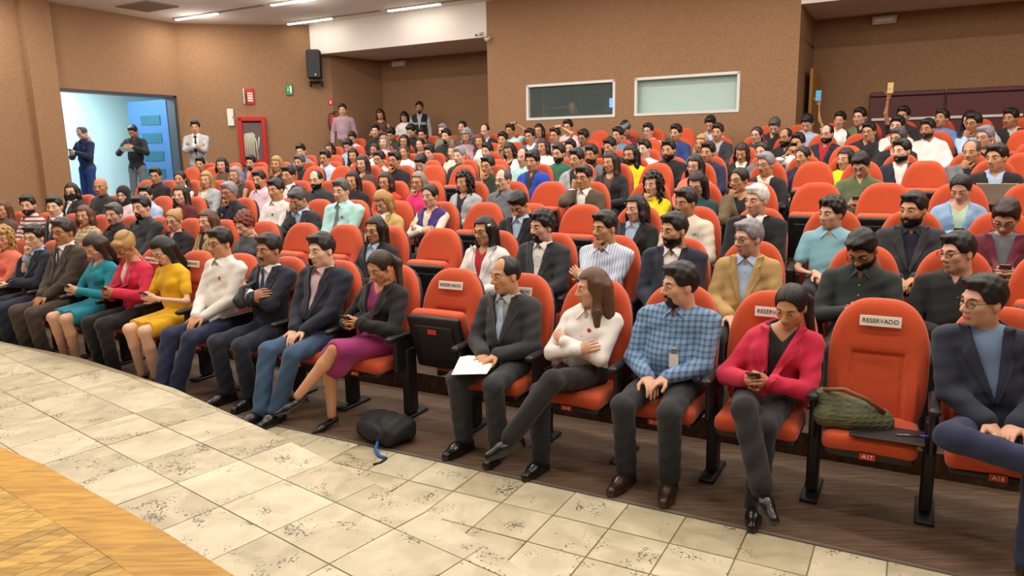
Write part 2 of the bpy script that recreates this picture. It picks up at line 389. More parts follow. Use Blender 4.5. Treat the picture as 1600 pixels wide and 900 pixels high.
bw = [bx(BU0, BU1, BOOTHV, BOOTHV + .18, -.3, WZ0), bx(BU0, BU1, BOOTHV, BOOTHV + .18, WZ1, CEILZ), bx(BU0, W1[0], BOOTHV, BOOTHV + .18, WZ0, WZ1),
      bx(W1[1], W2[0], BOOTHV, BOOTHV + .18, WZ0, WZ1), bx(W2[1], BU1, BOOTHV, BOOTHV + .18, WZ0, WZ1),
      bx(BU1 - .15, BU1, BOOTHV + .18, BACKV, -.3, CEILZ), bx(BU0, BU0 + .15, BOOTHV + .18, BACKV, -.3, CEILZ)]
struct(build('wall_booth', bw, [WALL], smooth=False))
struct(build('wall_right', [bx(UR, UR + .2, -6, BACKV + .2, -.3, CEILZ)], [WALL], smooth=False))
struct(build('wall_front', [bx(UL, UR, -6.2, -6, -.3, CEILZ)], [WALL], smooth=False))
struct(build('ceiling', [bx(UL - 1, UR + .3, -6.2, BOOTHV + .1, CEILZ, CEILZ + .2)], [CEIL], smooth=False))
for n_, (a, b) in enumerate(((-11.75, BU0), (BU1, UR)), 1):
    struct(build('ceiling_recess', [bx(a, b, BOOTHV, BACKV + .1, SOFFZ, CEILZ)], [CEIL], smooth=False))

# booth windows: frame, pane and what stands behind the glass
GLASS = mat('window_glass', 'cfe6e2', .03, alpha=.06)
ALU = mat('white_aluminium', 'd9dad6', .4)
for n_, (a, b) in enumerate((W1, W2), 1):
    t = .045
    fr = struct(build('window_%d' % n_, [bx(a, b, BOOTHV - .012, BOOTHV + .06, WZ0, WZ0 + t), bx(a, b, BOOTHV - .005, BOOTHV + .06, WZ1 - t, WZ1),
        bx(a, a + t, BOOTHV - .005, BOOTHV + .06, WZ0, WZ1), bx(b - t, b, BOOTHV - .005, BOOTHV + .06, WZ0, WZ1)], [ALU], smooth=False))
    build('pane', [bx(a + t, b - t, BOOTHV + .03, BOOTHV + .036, WZ0 + t, WZ1 - t)], [GLASS], fr, smooth=False)
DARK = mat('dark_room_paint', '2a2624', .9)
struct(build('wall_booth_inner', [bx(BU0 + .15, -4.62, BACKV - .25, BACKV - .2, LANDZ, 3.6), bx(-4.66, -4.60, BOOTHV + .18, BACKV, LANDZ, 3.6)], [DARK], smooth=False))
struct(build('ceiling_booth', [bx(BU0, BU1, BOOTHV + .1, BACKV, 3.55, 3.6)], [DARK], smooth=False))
bl = tag(build('lit_room_blind', [bx(W2[0] - .06, W2[1] + .06, BOOTHV + .14, BOOTHV + .15, WZ0 - .05, WZ1 + .05)], [mat('lit_room_teal', 'b4cfc8', .5, noise=.05, scale=2)], smooth=False), 'pale teal blind standing in for the light room behind the wider booth window', 'blind')  # pale teal colour stands in for the light room behind the glass
mo = thing('monitor', 'small lit blue screen inside the dark control booth', 'monitor', UV(-5.2, BOOTHV + 1.1, .012), ROTZ)
build('screen', [(*box((0, .03, 2.78), (.2, .01, .17)), 0)], [mat('blue_screen', '2c48b0', .4, emit='3d62e0', estr=5)], mo, smooth=False)
build('casing', [(*rbox((0, 0, 2.78), (.42, .05, .34)), 0)], [mat('dark_casing', '1b1d2a', .5)], mo, smooth=False)
build('stand', [(*rbox((0, -.02, 2.45), (.06, .05, .4)), 0), (*rbox((0, 0, 2.27), (.26, .18, .02)), 0)], [mat('dark_casing', '1b1d2a')], mo, smooth=False)
dk = thing('control_desk', 'dark control desk behind the left booth window', 'desk', UV(-5.2, BOOTHV + 1.13, LANDZ), ROTZ)
build('top', [(*rbox((0, 0, .94), (.9, .5, .04)), 0)], [mat('desk_black', '202226', .5)], dk, smooth=False)
for sx in (-.41, .41): build('leg', [(*rbox((sx, 0, .46), (.05, .45, .92)), 0)], [MATS['desk_black']], dk, smooth=False)
sh = thing('shelf_rack', 'wooden shelf rack in the corner of the control booth', 'shelf', UV(-6.35, BACKV - .5, LANDZ), ROTZ)
WOODM = mat('ochre_wood', 'a8772e', .5, noise=.2, scale=8)
for sx in (-.35, .35): build('side_panel', [(*rbox((sx, 0, 1.0), (.04, .3, 2.0)), 0)], [WOODM], sh, smooth=False)
for zz in (.3, .9, 1.45, 1.95): build('shelf', [(*rbox((0, 0, zz), (.66, .3, .03)), 0)], [WOODM], sh, smooth=False)

# corridor behind the side door
CW = mat('corridor_white', 'dff4f6', .8)
nrm = np.array([-sd[1], sd[0]])
def cpt(s, d): return DLp + sd * s + nrm * d
struct(build('wall_corridor', [(*prism([cpt(-1.5, 2.2), cpt(5, 2.2), cpt(5, 2.4), cpt(-1.5, 2.4)], .4, 3.7), 0), (*prism([cpt(4.6, .2), cpt(4.8, .2), cpt(4.8, 2.3), cpt(4.6, 2.3)], .4, 3.7), 0), (*prism([cpt(-1.5, .2), cpt(-1.3, .2), cpt(-1.3, 2.3), cpt(-1.5, 2.3)], .4, 3.7), 0)], [CW], smooth=False))
struct(build('floor_corridor', [(*prism([cpt(-1.5, .0), cpt(5, .0), cpt(5, 2.4), cpt(-1.5, 2.4)], .5, DOORZ), 0)], [mat('corridor_floor', 'b9c4c4', .5)], smooth=False))
struct(build('ceiling_corridor', [(*prism([cpt(-1.5, .2), cpt(5, .2), cpt(5, 2.4), cpt(-1.5, 2.4)], 3.65, 3.75), 0)], [CW], smooth=False))
FRM = mat('door_frame_metal', '54545a', .4, metal=.5)
dr = struct(build('door_1', [(*wseg(DA - sd * .02, DA + sd * .07, DOORZ, DTOP, .22, 1), 0), (*wseg(DB - sd * .07, DB + sd * .02, DOORZ, DTOP, .22, 1), 0), (*wseg(DA, DB, DTOP - .06, DTOP, .22, 1), 0)], [FRM], smooth=False))
BLUEM = mat('blue_grey_door_metal', '4d78ae', .4, metal=.15); DGL = mat('teal_glass', '1d5f74', .1)
def leaf(hinge, sgn):
    L = 1.2; h0 = hinge + nrm * .24
    bd = [ (*prism([h0, h0 + nrm * L, h0 + nrm * L + sd * .045 * sgn, h0 + sd * .045 * sgn], DOORZ + .01, DTOP - .07), 0)]
    lf = build('door_leaf', bd, [BLUEM], dr, smooth=False)
    for k in range(5):
        z = DOORZ + .3 + k * .38
        a = h0 + nrm * .22 - sd * .012 * sgn; b = h0 + nrm * .82 - sd * .012 * sgn
        build('pane', [(*prism([a, b, b + sd * .07 * sgn, a + sd * .07 * sgn], z, z + .2), 0)], [DGL], lf, smooth=False)
    a = h0 + nrm * .98 - sd * .06 * sgn; b = h0 + nrm * 1.08 - sd * .06 * sgn
    build('handle', [(*prism([a, b, b + sd * .05 * sgn, a + sd * .05 * sgn], DOORZ + .55, DOORZ + 1.75), 0)], [mat('steel', '8f9498', .3, metal=.9)], lf, smooth=False)
leaf(DB - sd * .08, 1); leaf(DA + sd * .08, -1)
la = bpy.data.lights.new('corridor_lamp', 'AREA'); la.energy = 85; la.size = 2.2; la.size_y = .6; la.shape = 'RECTANGLE'; la.color = (.72, .95, 1.0)
lt = thing('corridor_light', 'cool white ceiling panel lighting the corridor beyond the door', 'light', (*cpt(1.6, 1.2), 3.63))
build('diffuser', [(*rbox((0, 0, 0), (1.2, .6, .02)), 0)], [mat('cool_diffuser', 'e8fbff', .5, emit='d8f8ff', estr=3)], lt, smooth=False)
lo = bpy.data.objects.new('lamp', la); COL.objects.link(lo); lo.parent = lt; lo.location = (0, 0, -.03)

# ------------------------------------------------------------------ ceiling lights
TUBE = mat('lit_tube', 'ffffff', .5, emit='fff6e8', estr=9); SLOT = mat('light_slot', '8d857a', .7); HOUS = mat('lamp_housing', 'b9b2a8', .6)
def ceiling_light(u, v, lab, pw=1.0):
    t = thing('ceiling_light', lab, 'light', UV(u, v, CEILZ), TH, 'linear ceiling lights')
    build('housing', [(*rbox((0, 0, -.012), (1.3, .12, .024), .004), 0)], [HOUS], t, smooth=False)
    build('tube', [(*box((0, 0, -.032), (1.2, .055, .02)), 0)], [TUBE], t, smooth=False)
    build('slot', [(*box((1.25, 0, -.006), (1.2, .09, .012)), 0)], [SLOT], t, smooth=False)
    a = bpy.data.lights.new('tube_lamp', 'AREA'); a.shape = 'RECTANGLE'; a.size = 1.2; a.size_y = .08; a.energy = LAMP_W * pw; a.color = (1, .93, .83)
    o = bpy.data.objects.new('tube_lamp', a); COL.objects.link(o); o.parent = t; o.location = (0, 0, -.046)
    b = bpy.data.lights.new('ceiling_fill', 'POINT'); b.shadow_soft_size = .12; b.energy = LAMP_W * .28 * pw; b.color = (1, .95, .88)  # added fill light hung below the fixture to brighten the ceiling, no visible source
    o = bpy.data.objects.new('ceiling_fill', b); COL.objects.link(o); o.parent = t; o.location = (0, 0, -.30)
LIGHT_LAB = ['lit linear ceiling light close to the white fascia'] + ['lit linear ceiling light in the %s line from the fascia' % o for o in ('second', 'third', 'fourth', 'fifth', 'sixth', 'seventh')]
LIGHT_WHERE = {(0, 0): ', above the wall speaker', (0, 1): ', between wall speaker and booth wall', (1, 0): ', beside the air grille'}
for n_, v in enumerate((12.1, 10.45, 8.6, 6.7, 4.8, 2.9, .6)):
    for i in range(7):
        u = (-11.35 if n_ % 2 == 0 else -12.75) + 2.65 * i
        if n_ == 0 and u > -7.5: continue
        ceiling_light(u, v, LIGHT_LAB[n_] + ('' if n_ > 1 else LIGHT_WHERE.get((n_, i), '')), .10 if n_ == 0 else (.55 if n_ == 6 else (.8 if n_ == 5 else 1.0)))
vent = thing('ceiling_vent', 'brown-grey square air grille in the white ceiling by the side wall', 'vent', UV(-12.7, 9.35, CEILZ), TH)
VENTM = mat('vent_metal', '8c7c70', .6)
build('frame', [(*box((0, y, -.01), (.9, .05, .02)), 0) for y in (-.3, .3)] + [(*box((x, 0, -.01), (.05, .6, .02)), 0) for x in (-.43, .43)], [VENTM], vent, smooth=False)
for i in range(9): build('slat', [(*box((0, -.24 + i * .06, -.012), (.82, .035, .008)), 0)], [VENTM], vent, smooth=False)

# ------------------------------------------------------------------ things on the walls
def on(p0, p1, s): d = (p1 - p0) / np.linalg.norm(p1 - p0); p = p0 + d * s; return p, math.atan2(d[1], d[0])
RED = mat('signal_red', 'c41a1e', .35); PAPER = mat('paper_white', 'eeeae2', .7)
p, a = on(DRp, C1p, 1.37)
fc = thing('fire_hose_cabinet', 'red fire hose cabinet with glass front on the brown wall', 'cabinet', (*p, 1.73), a)
for cx, cz, sx, sz in ((0, .98, .55, .09), (0, .05, .55, .09), (-.24, .52, .08, .98), (.24, .52, .08, .98)):
    build('frame', [(*rbox((cx, -.06, cz), (sx, .12, sz), .008), 0)], [RED], fc, smooth=False)
build('back_panel', [(*box((0, -.015, .5), (.5, .02, .95)), 0)], [mat('dark_red_inside', '5a1218', .6)], fc, smooth=False)
hs = []
for i in range(5): hs.append((*tube([(-.17 + i * .045, -.05, .12), (-.17 + i * .045, -.05, .6), (-.15 + i * .045, -.05, .66)], .022, 8), 0))
build('hose', hs + [(*tube([(-.15, -.055, .66), (0, -.06, .68), (.06, -.06, .5), (.08, -.06, .12)], .018, 8), 0)], [mat('hose_canvas', 'd8d4be', .8)], fc)
build('nozzle', [(*tube([(.1, -.06, .35), (.13, -.06, .6)], [.02, .012], 8), 0)], [mat('hose_canvas', 'd8d4be')], fc)
build('pane', [(*box((0, -.1, .5), (.4, .004, .8)), 0)], [GLASS], fc, smooth=False)
p, a = on(DRp, C1p, .945)
eb = thing('electrical_panel', 'white metal electrical panel box left of the fire hose cabinet', 'panel', (*p, 2.57), a)
build('door', [(*rbox((0, -.03, .18), (.13, .03, .36)), 0)], [WHITE], eb, smooth=False); build('latch', [(*rbox((.045, -.05, .18), (.015, .015, .04)), 0)], [FRM], eb, smooth=False)
p, a = on(DRp, C1p, 1.35)
sg = thing('fire_instruction_sign', 'red and white fire instruction sign above the hose cabinet', 'sign', (*p, 3.02), a)
build('plate', [(*rbox((.03, -.02, .17), (.15, .03, .33)), 0)], [RED], sg, smooth=False)
build('side_plate', [(*rbox((-.09, -.06, .17), (.02, .12, .33)), 0)], [PAPER], sg, smooth=False)
for i in range(4): build('print', [(*box((.03, -.037, .08 + i * .05), (.11, .004, .03)), 0)], [PAPER], sg, smooth=False)
p, a = on(C1p, C2p, .70)
sg = thing('exit_sign', 'green emergency exit sign on the brown wall below the speaker', 'sign', (*p, 3.2), a)
build('plate', [(*rbox((0, -.015, .12), (.15, .02, .24)), 0)], [mat('exit_green', '1f8a54', .4)], sg, smooth=False)
build('door_symbol', [(*box((.03, -.028, .13), (.04, .004, .15)), 0)], [PAPER], sg, smooth=False)
build('figure_symbol', [(*tube([(-.03, -.03, .08), (-.025, -.03, .15)], .012, 6), 0), (*sphere((-.022, -.03, .175), .014, 6, 4), 0)], [PAPER], sg)
p, a = on(C1p, C2p, 1.29)
spk = thing('wall_speaker', 'black loudspeaker on a bracket high on the brown wall', 'speaker', (*p, 3.5), a)
BLK = mat('matt_black', '17181b', .55)
build('cabinet', [(*rbox((0, -.28, .32), (.30, .26, .60), .03), 0)], [BLK], spk, smooth=False)
build('grille', [(*rbox((0, -.415, .32), (.26, .015, .55), .006), 0)], [mat('grille_grey', '2a2e33', .5, bump=.6, scale=300)], spk, smooth=False)
build('badge', [(*rbox((.03, -.425, .1), (.03, .006, .03)), 0)], [PAPER], spk, smooth=False)
build('bracket', [(*rbox((0, -.08, -.02), (.26, .16, .03)), 0), (*rbox((-.12, -.12, -.07), (.03, .2, .12)), 0), (*rbox((.12, -.12, -.07), (.03, .2, .12)), 0)], [BLK], spk, smooth=False)
p, a = on(C1p, C2p, 1.56)
sg = thing('extinguisher_sign', 'small red fire extinguisher sign above the extinguisher', 'sign', (*p, 2.99), a)
build('plate', [(*prism([(-.055, 0), (.055, 0), (.055, .1), (0, .17), (-.055, .1)], 0, .012), 0)], [RED], sg, smooth=False, rot=(math.pi / 2, 0, 0), loc=(0, -.005, 0))
build('symbol', [(*rbox((0, -.02, .06), (.03, .004, .07)), 0)], [PAPER], sg, smooth=False)
ex = thing('fire_extinguisher', 'red fire extinguisher with white label hanging on the wall corner', 'extinguisher', (*(p + np.array([.08, -.1])), 2.33), a)
build('cylinder', [(*lathe([(.001, 0), (.085, 0), (.09, .02), (.09, .36), (.07, .41), (.03, .44), (.001, .44)]), 0)], [RED], ex)
build('valve', [(*rbox((0, 0, .47), (.04, .05, .06)), 0), (*rbox((.02, 0, .51), (.13, .02, .015)), 0)], [BLK], ex, smooth=False)
build('hose', [(*tube([(-.02, 0, .48), (-.1, -.02, .46), (-.13, -.03, .3), (-.1, -.04, .12)], .012, 8), 0)], [BLK], ex)
build('label', [(*box((.03, -.088, .2), (.08, .012, .22)), 0)], [PAPER], ex, smooth=False)
for u, lab in ((-10.65, 'white emergency light box under the soffit of the left recess'), (-.72, 'white emergency light box under the soffit of the right recess')):
    e = thing('emergency_light', lab, 'light', UV(u, BACKV, 3.9), ROTZ)
    build('body', [(*rbox((0, .05, .03), (.36, .09, .13)), 0)], [mat('ivory_plastic', 'cfcabf', .5)], e, smooth=False)
    build('lens', [(*rbox((0, .1, .03), (.28, .012, .07)), 0)], [mat('frosted_lens', 'e6e2d6', .3)], e, smooth=False)
for u, z, v, lab in ((-7.42, 4.12, BOOTHV - .02, 'small white security camera on the white fascia'), (-7.25, 4.02, BOOTHV - .02, 'small dark-lensed security camera on the booth wall corner')):
    e = thing('security_camera', lab, 'camera', UV(u, v, z), ROTZ)
    build('mount', [(*tube([(0, 0, 0), (0, .06, -.02)], .02, 8), 0)], [WHITE], e); build('body', [(*tube([(0, .04, -.03), (.03, .17, -.06)], .03, 10), 0)], [WHITE], e)
    build('lens', [(*tube([(.03, .165, -.06), (.034, .18, -.063)], .02, 10), 0)], [BLK], e)
# panels and door at the back of the right recess
MAR = mat('maroon_panel', '5c2026', .5, noise=.1, scale=4); MARL = mat('maroon_edge', '5c262b', .5)
for i in range(3):
    u0 = -.86 + i * 1.12
    t = thing('wall_panel', ['maroon wall panel with white strip nearest the wooden door', 'maroon wall panel with white strip between two others', 'maroon wall panel with white strip farthest from the wooden door'][i], 'panel', UV(u0 + .55, BACKV - .02, LANDZ), ROTZ, 'maroon panels on the recess back wall')
    build('board', [(*rbox((0, .04, .73), (1.09, .06, 1.46)), 0)], [MAR], t, smooth=False); build('rail', [(*rbox((0, .09, 1.44), (1.09, .06, .07)), 0)], [MARL], t, smooth=False)
    build('strip', [(*rbox((0, .09, 1.03), (1.0, .03, .045)), 0)], [mat('strip_white', 'e8e4dc', .4)], t, smooth=False)
    build('lower_strip', [(*rbox((0, .09, .45), (1.0, .03, .045)), 0)], [MATS['strip_white']], t, smooth=False)
dd = struct(build('door_2', [bx(-1.70, -1.655, 13.2, 14.05, LANDZ + .01, 3.15)], [WOODM], smooth=False))
build('handle', [bx(-1.65, -1.60, 13.3, 13.33, 2.25, 2.4)], [FRM], dd, smooth=False)
tp = thing('tripod_stand', 'black tripod stand with a slanted pole behind the right-hand seats', 'stand', UV(1.5, 9.95, .72), ROTZ)
build('pole', [(*tube([(.0, 0, .25), (-.32, 0, 1.75)], .014, 8), 0)], [BLK], tp)
for q in ((.3, .1), (-.25, .22), (-.05, -.3)): build('leg', [(*tube([(.0, 0, .8), (q[0], q[1], 0)], .012, 8), 0)], [BLK], tp)
build('clamp', [(*tube([(-.02, 0, .9), (-.1, 0, 1.0)], .03, 8), 0)], [mat('steel', '8f9498')], tp)

# ------------------------------------------------------------------ seats
def seat_fabric():
    m = mat('orange_seat_fabric', 'c94d22', .85, noise=.10, scale=180, bump=.15, sheen=.25); return m
FAB = seat_fabric(); PLAST = mat('black_plastic', '1a1a1c', .5); SHELL = mat('charcoal_shell', '232325', .6)
LABM = mat('number_plate_red', 'c2301f', .5)
def sdf_back(h, grow=0.0, y0=-.045, y1=.045, groove=True):
    V = Vol((-.3, -.12, -.06), (.3, .12, .74), h); X, Y, Z = V.X, V.Y, V.Z
    wx = .226 + .010 * np.sin(Z * 4.5) - .012 * np.clip((Z - .42) / .27, 0, 1)**2; n = 3.1
    q = (np.abs(X / (wx + grow))**n + np.abs((Z - .32) / (.37 + grow))**n) ** (1 / n); d2 = (q - 1) * .22
    yc = (y0 + y1) / 2 + .03 * (X / .23)**2; t = (y1 - y0) / 2; r = min(.03, t * .9)
    a = np.maximum(d2 + r, 0); b = np.maximum(np.abs(Y - yc) - t + r, 0)
    D = np.sqrt(a * a + b * b) - r + np.minimum(np.maximum(d2 + r, np.abs(Y - yc) - t + r), 0)
    if groove:
        dp = np.maximum(np.abs(X) - .128 + .03 * (Z - .2), Z - .40); fr = (Y > 0)
        D = D + fr * (.016 * np.exp(-(dp / .011)**2) - .014 / (1 + np.exp(-np.clip(dp / .012, -40, 40))))
        D = D - fr * .02 * np.exp(-((Z - .16) / .14)**2) * (np.abs(X) < .2)
    V.F = D.astype(np.float32); return V.mesh()
def sdf_box(c, s, r, h, crown=0):
    V = Vol([c[i] - s[i] / 2 - .03 for i in range(3)], [c[i] + s[i] / 2 + .05 for i in range(3)], h)
    qx, qy, qz = np.abs(V.X - c[0]) - s[0] / 2 + r, np.abs(V.Y - c[1]) - s[1] / 2 + r, np.abs(V.Z - c[2] - crown * (1 - ((V.X - c[0]) / s[0] * 2)**2)) - s[2] / 2 + r
    V.F = (np.sqrt(np.maximum(qx, 0)**2 + np.maximum(qy, 0)**2 + np.maximum(qz, 0)**2) + np.minimum(np.maximum(np.maximum(qx, qy), qz), 0) - r).astype(np.float32)
    return V.mesh()
MESH = {}
def proto(name, parts, mats, smooth=True):
    if name not in MESH:
        o = build(name, parts() if callable(parts) else parts, mats, smooth=smooth); MESH[name] = o.data; bpy.data.objects.remove(o)
    return MESH[name]
REC = math.radians(-12)           # recline of the backrest
fold = Matrix.Translation((0, -.15, .44)) @ Matrix.Rotation(math.radians(72), 4, 'X') @ Matrix.Translation((0, .15, -.44))
def seat_meshes():
    proto('backrest', lambda: [(*sdf_back(.0125), 0)], [FAB])
    proto('back_shell', lambda: [(*sdf_back(.02, .012, -.075, -.035, False), 0)], [SHELL])
    proto('seat_cushion', lambda: [(*sdf_box((0, .05, .42), (.445, .43, .10), .04, .0125, .008), 0)], [FAB])
    proto('seat_pan', lambda: [(*sdf_box((0, .045, .365), (.43, .42, .05), .02, .014), 0)], [PLAST])
    c = [(*sdf_box((0, .05, .42), (.445, .43, .10), .04, .0125, .008), 0)]; proto('cushion_folded', [(xf(fold, c[0][0]), c[0][1], 0)], [FAB])
    c = sdf_box((0, .045, .355), (.445, .43, .05), .02, .0125)
    r1 = sdf_box((0, .045, .33), (.33, .30, .02), .009, .0125)
    proto('pan_folded', [(xf(fold, c[0]), c[1], 0), (xf(fold, r1[0]), r1[1], 0)], [PLAST])
    proto('armrest', [(*rbox((0, .06, .635), (.055, .34, .045), .014), 0)], [PLAST], False)
    proto('side_support', [(*rbox((0, .03, .50), (.035, .24, .24), .01), 0), (*rbox((0, -.02, .28), (.06, .12, .5), .01), 0), (*rbox((0, -.02, .012), (.09, .32, .024), .006), 0)], [PLAST], False)
    proto('number_plate', [(*rbox((0, .262, .372), (.075, .006, .034), .002), 0)], [LABM], False)
    proto('reserved_sign', [(*rbox((0, 0, 0), (.205, .004, .058), .001), 0)], [PAPER], False)
seat_meshes()
INK = mat('black_ink', '111111', .7)
ROWN = ['front', 'second', 'third', 'fourth', 'fifth', 'sixth', 'seventh', 'eighth', 'back']
def seat(r, u, label, folded, num=None, sign=False, group=None):
    sx = 1.0 if r < 1 else (.95 if r < 4 else .85)
    t = thing('auditorium_seat', label, 'seat', UV(u, V0[r], FZ[r]), ROTZ, group)
    t.scale = (sx, 1, 1)
    rot = (-REC, 0, 0); bl_ = (0, -.155, .395)
    b = build('backrest', None, None, t, mesh=MESH['backrest'], loc=bl_, rot=(-REC, 0, 0)); b.rotation_euler = (math.radians(12), 0, 0)
    build('back_shell', None, None, t, mesh=MESH['back_shell'], loc=bl_, rot=(math.radians(12), 0, 0))
    build('seat_cushion', None, None, t, mesh=MESH['cushion_folded' if folded else 'seat_cushion'])
    build('seat_pan', None, None, t, mesh=MESH['pan_folded' if folded else 'seat_pan'])
    for s in ((-1, 1) if (r, round(u, 3)) in LAST else (1,)):
        x = s * (.28 if r < 4 else .266)
        build('armrest', None, None, t, mesh=MESH['armrest'], loc=(x, 0, 0)); build('side_support', None, None, t, mesh=MESH['side_support'], loc=(x, 0, 0))
    if num:
        pl = build('number_plate', None, None, t, mesh=MESH['number_plate'])
        if not folded: text(num, .03, PAPER, pl, (0, .267, .372), (math.pi / 2, 0, math.pi))
        else: pl.location = (0, -.19, .32); pl.rotation_euler = (0, 0, 0)
    if sign:
        sg_ = build('reserved_sign', None, None, t, mesh=MESH['reserved_sign'], loc=(0, -.185, .985), rot=(math.radians(12), 0, 0))
        text('RESERVADO', .033, INK, sg_, (0, .003, 0), (math.pi / 2, 0, math.pi))
    return t
EMPTY_SEATS = [(0, -2.94), (0, -0.14), (0, -9.1), (1, -5.516), (1, -4.962), (1, -3.819), (1, 0.762), (2, -3.94), (2, -2.838), (2, 1.079), (3, -3.667), (3, -0.857), (3, -0.28), (3, 0.828), (3, -10.774), (4, -9.338), (4, -8.164), (4, -7.601), (4, -5.955), (4, -5.454), (4, -2.749), (4, -1.015), (4, 0.029), (4, 1.105), (4, -10.449), (4, -10.949), (5, -10.932), (5, -9.704), (5, -8.004), (5, -5.436), (5, 0.938), (6, -9.355), (6, -0.851), (6, 1.101), (7, -3.729), (7, 1.102), (8, -4.932), (8, -3.465)]
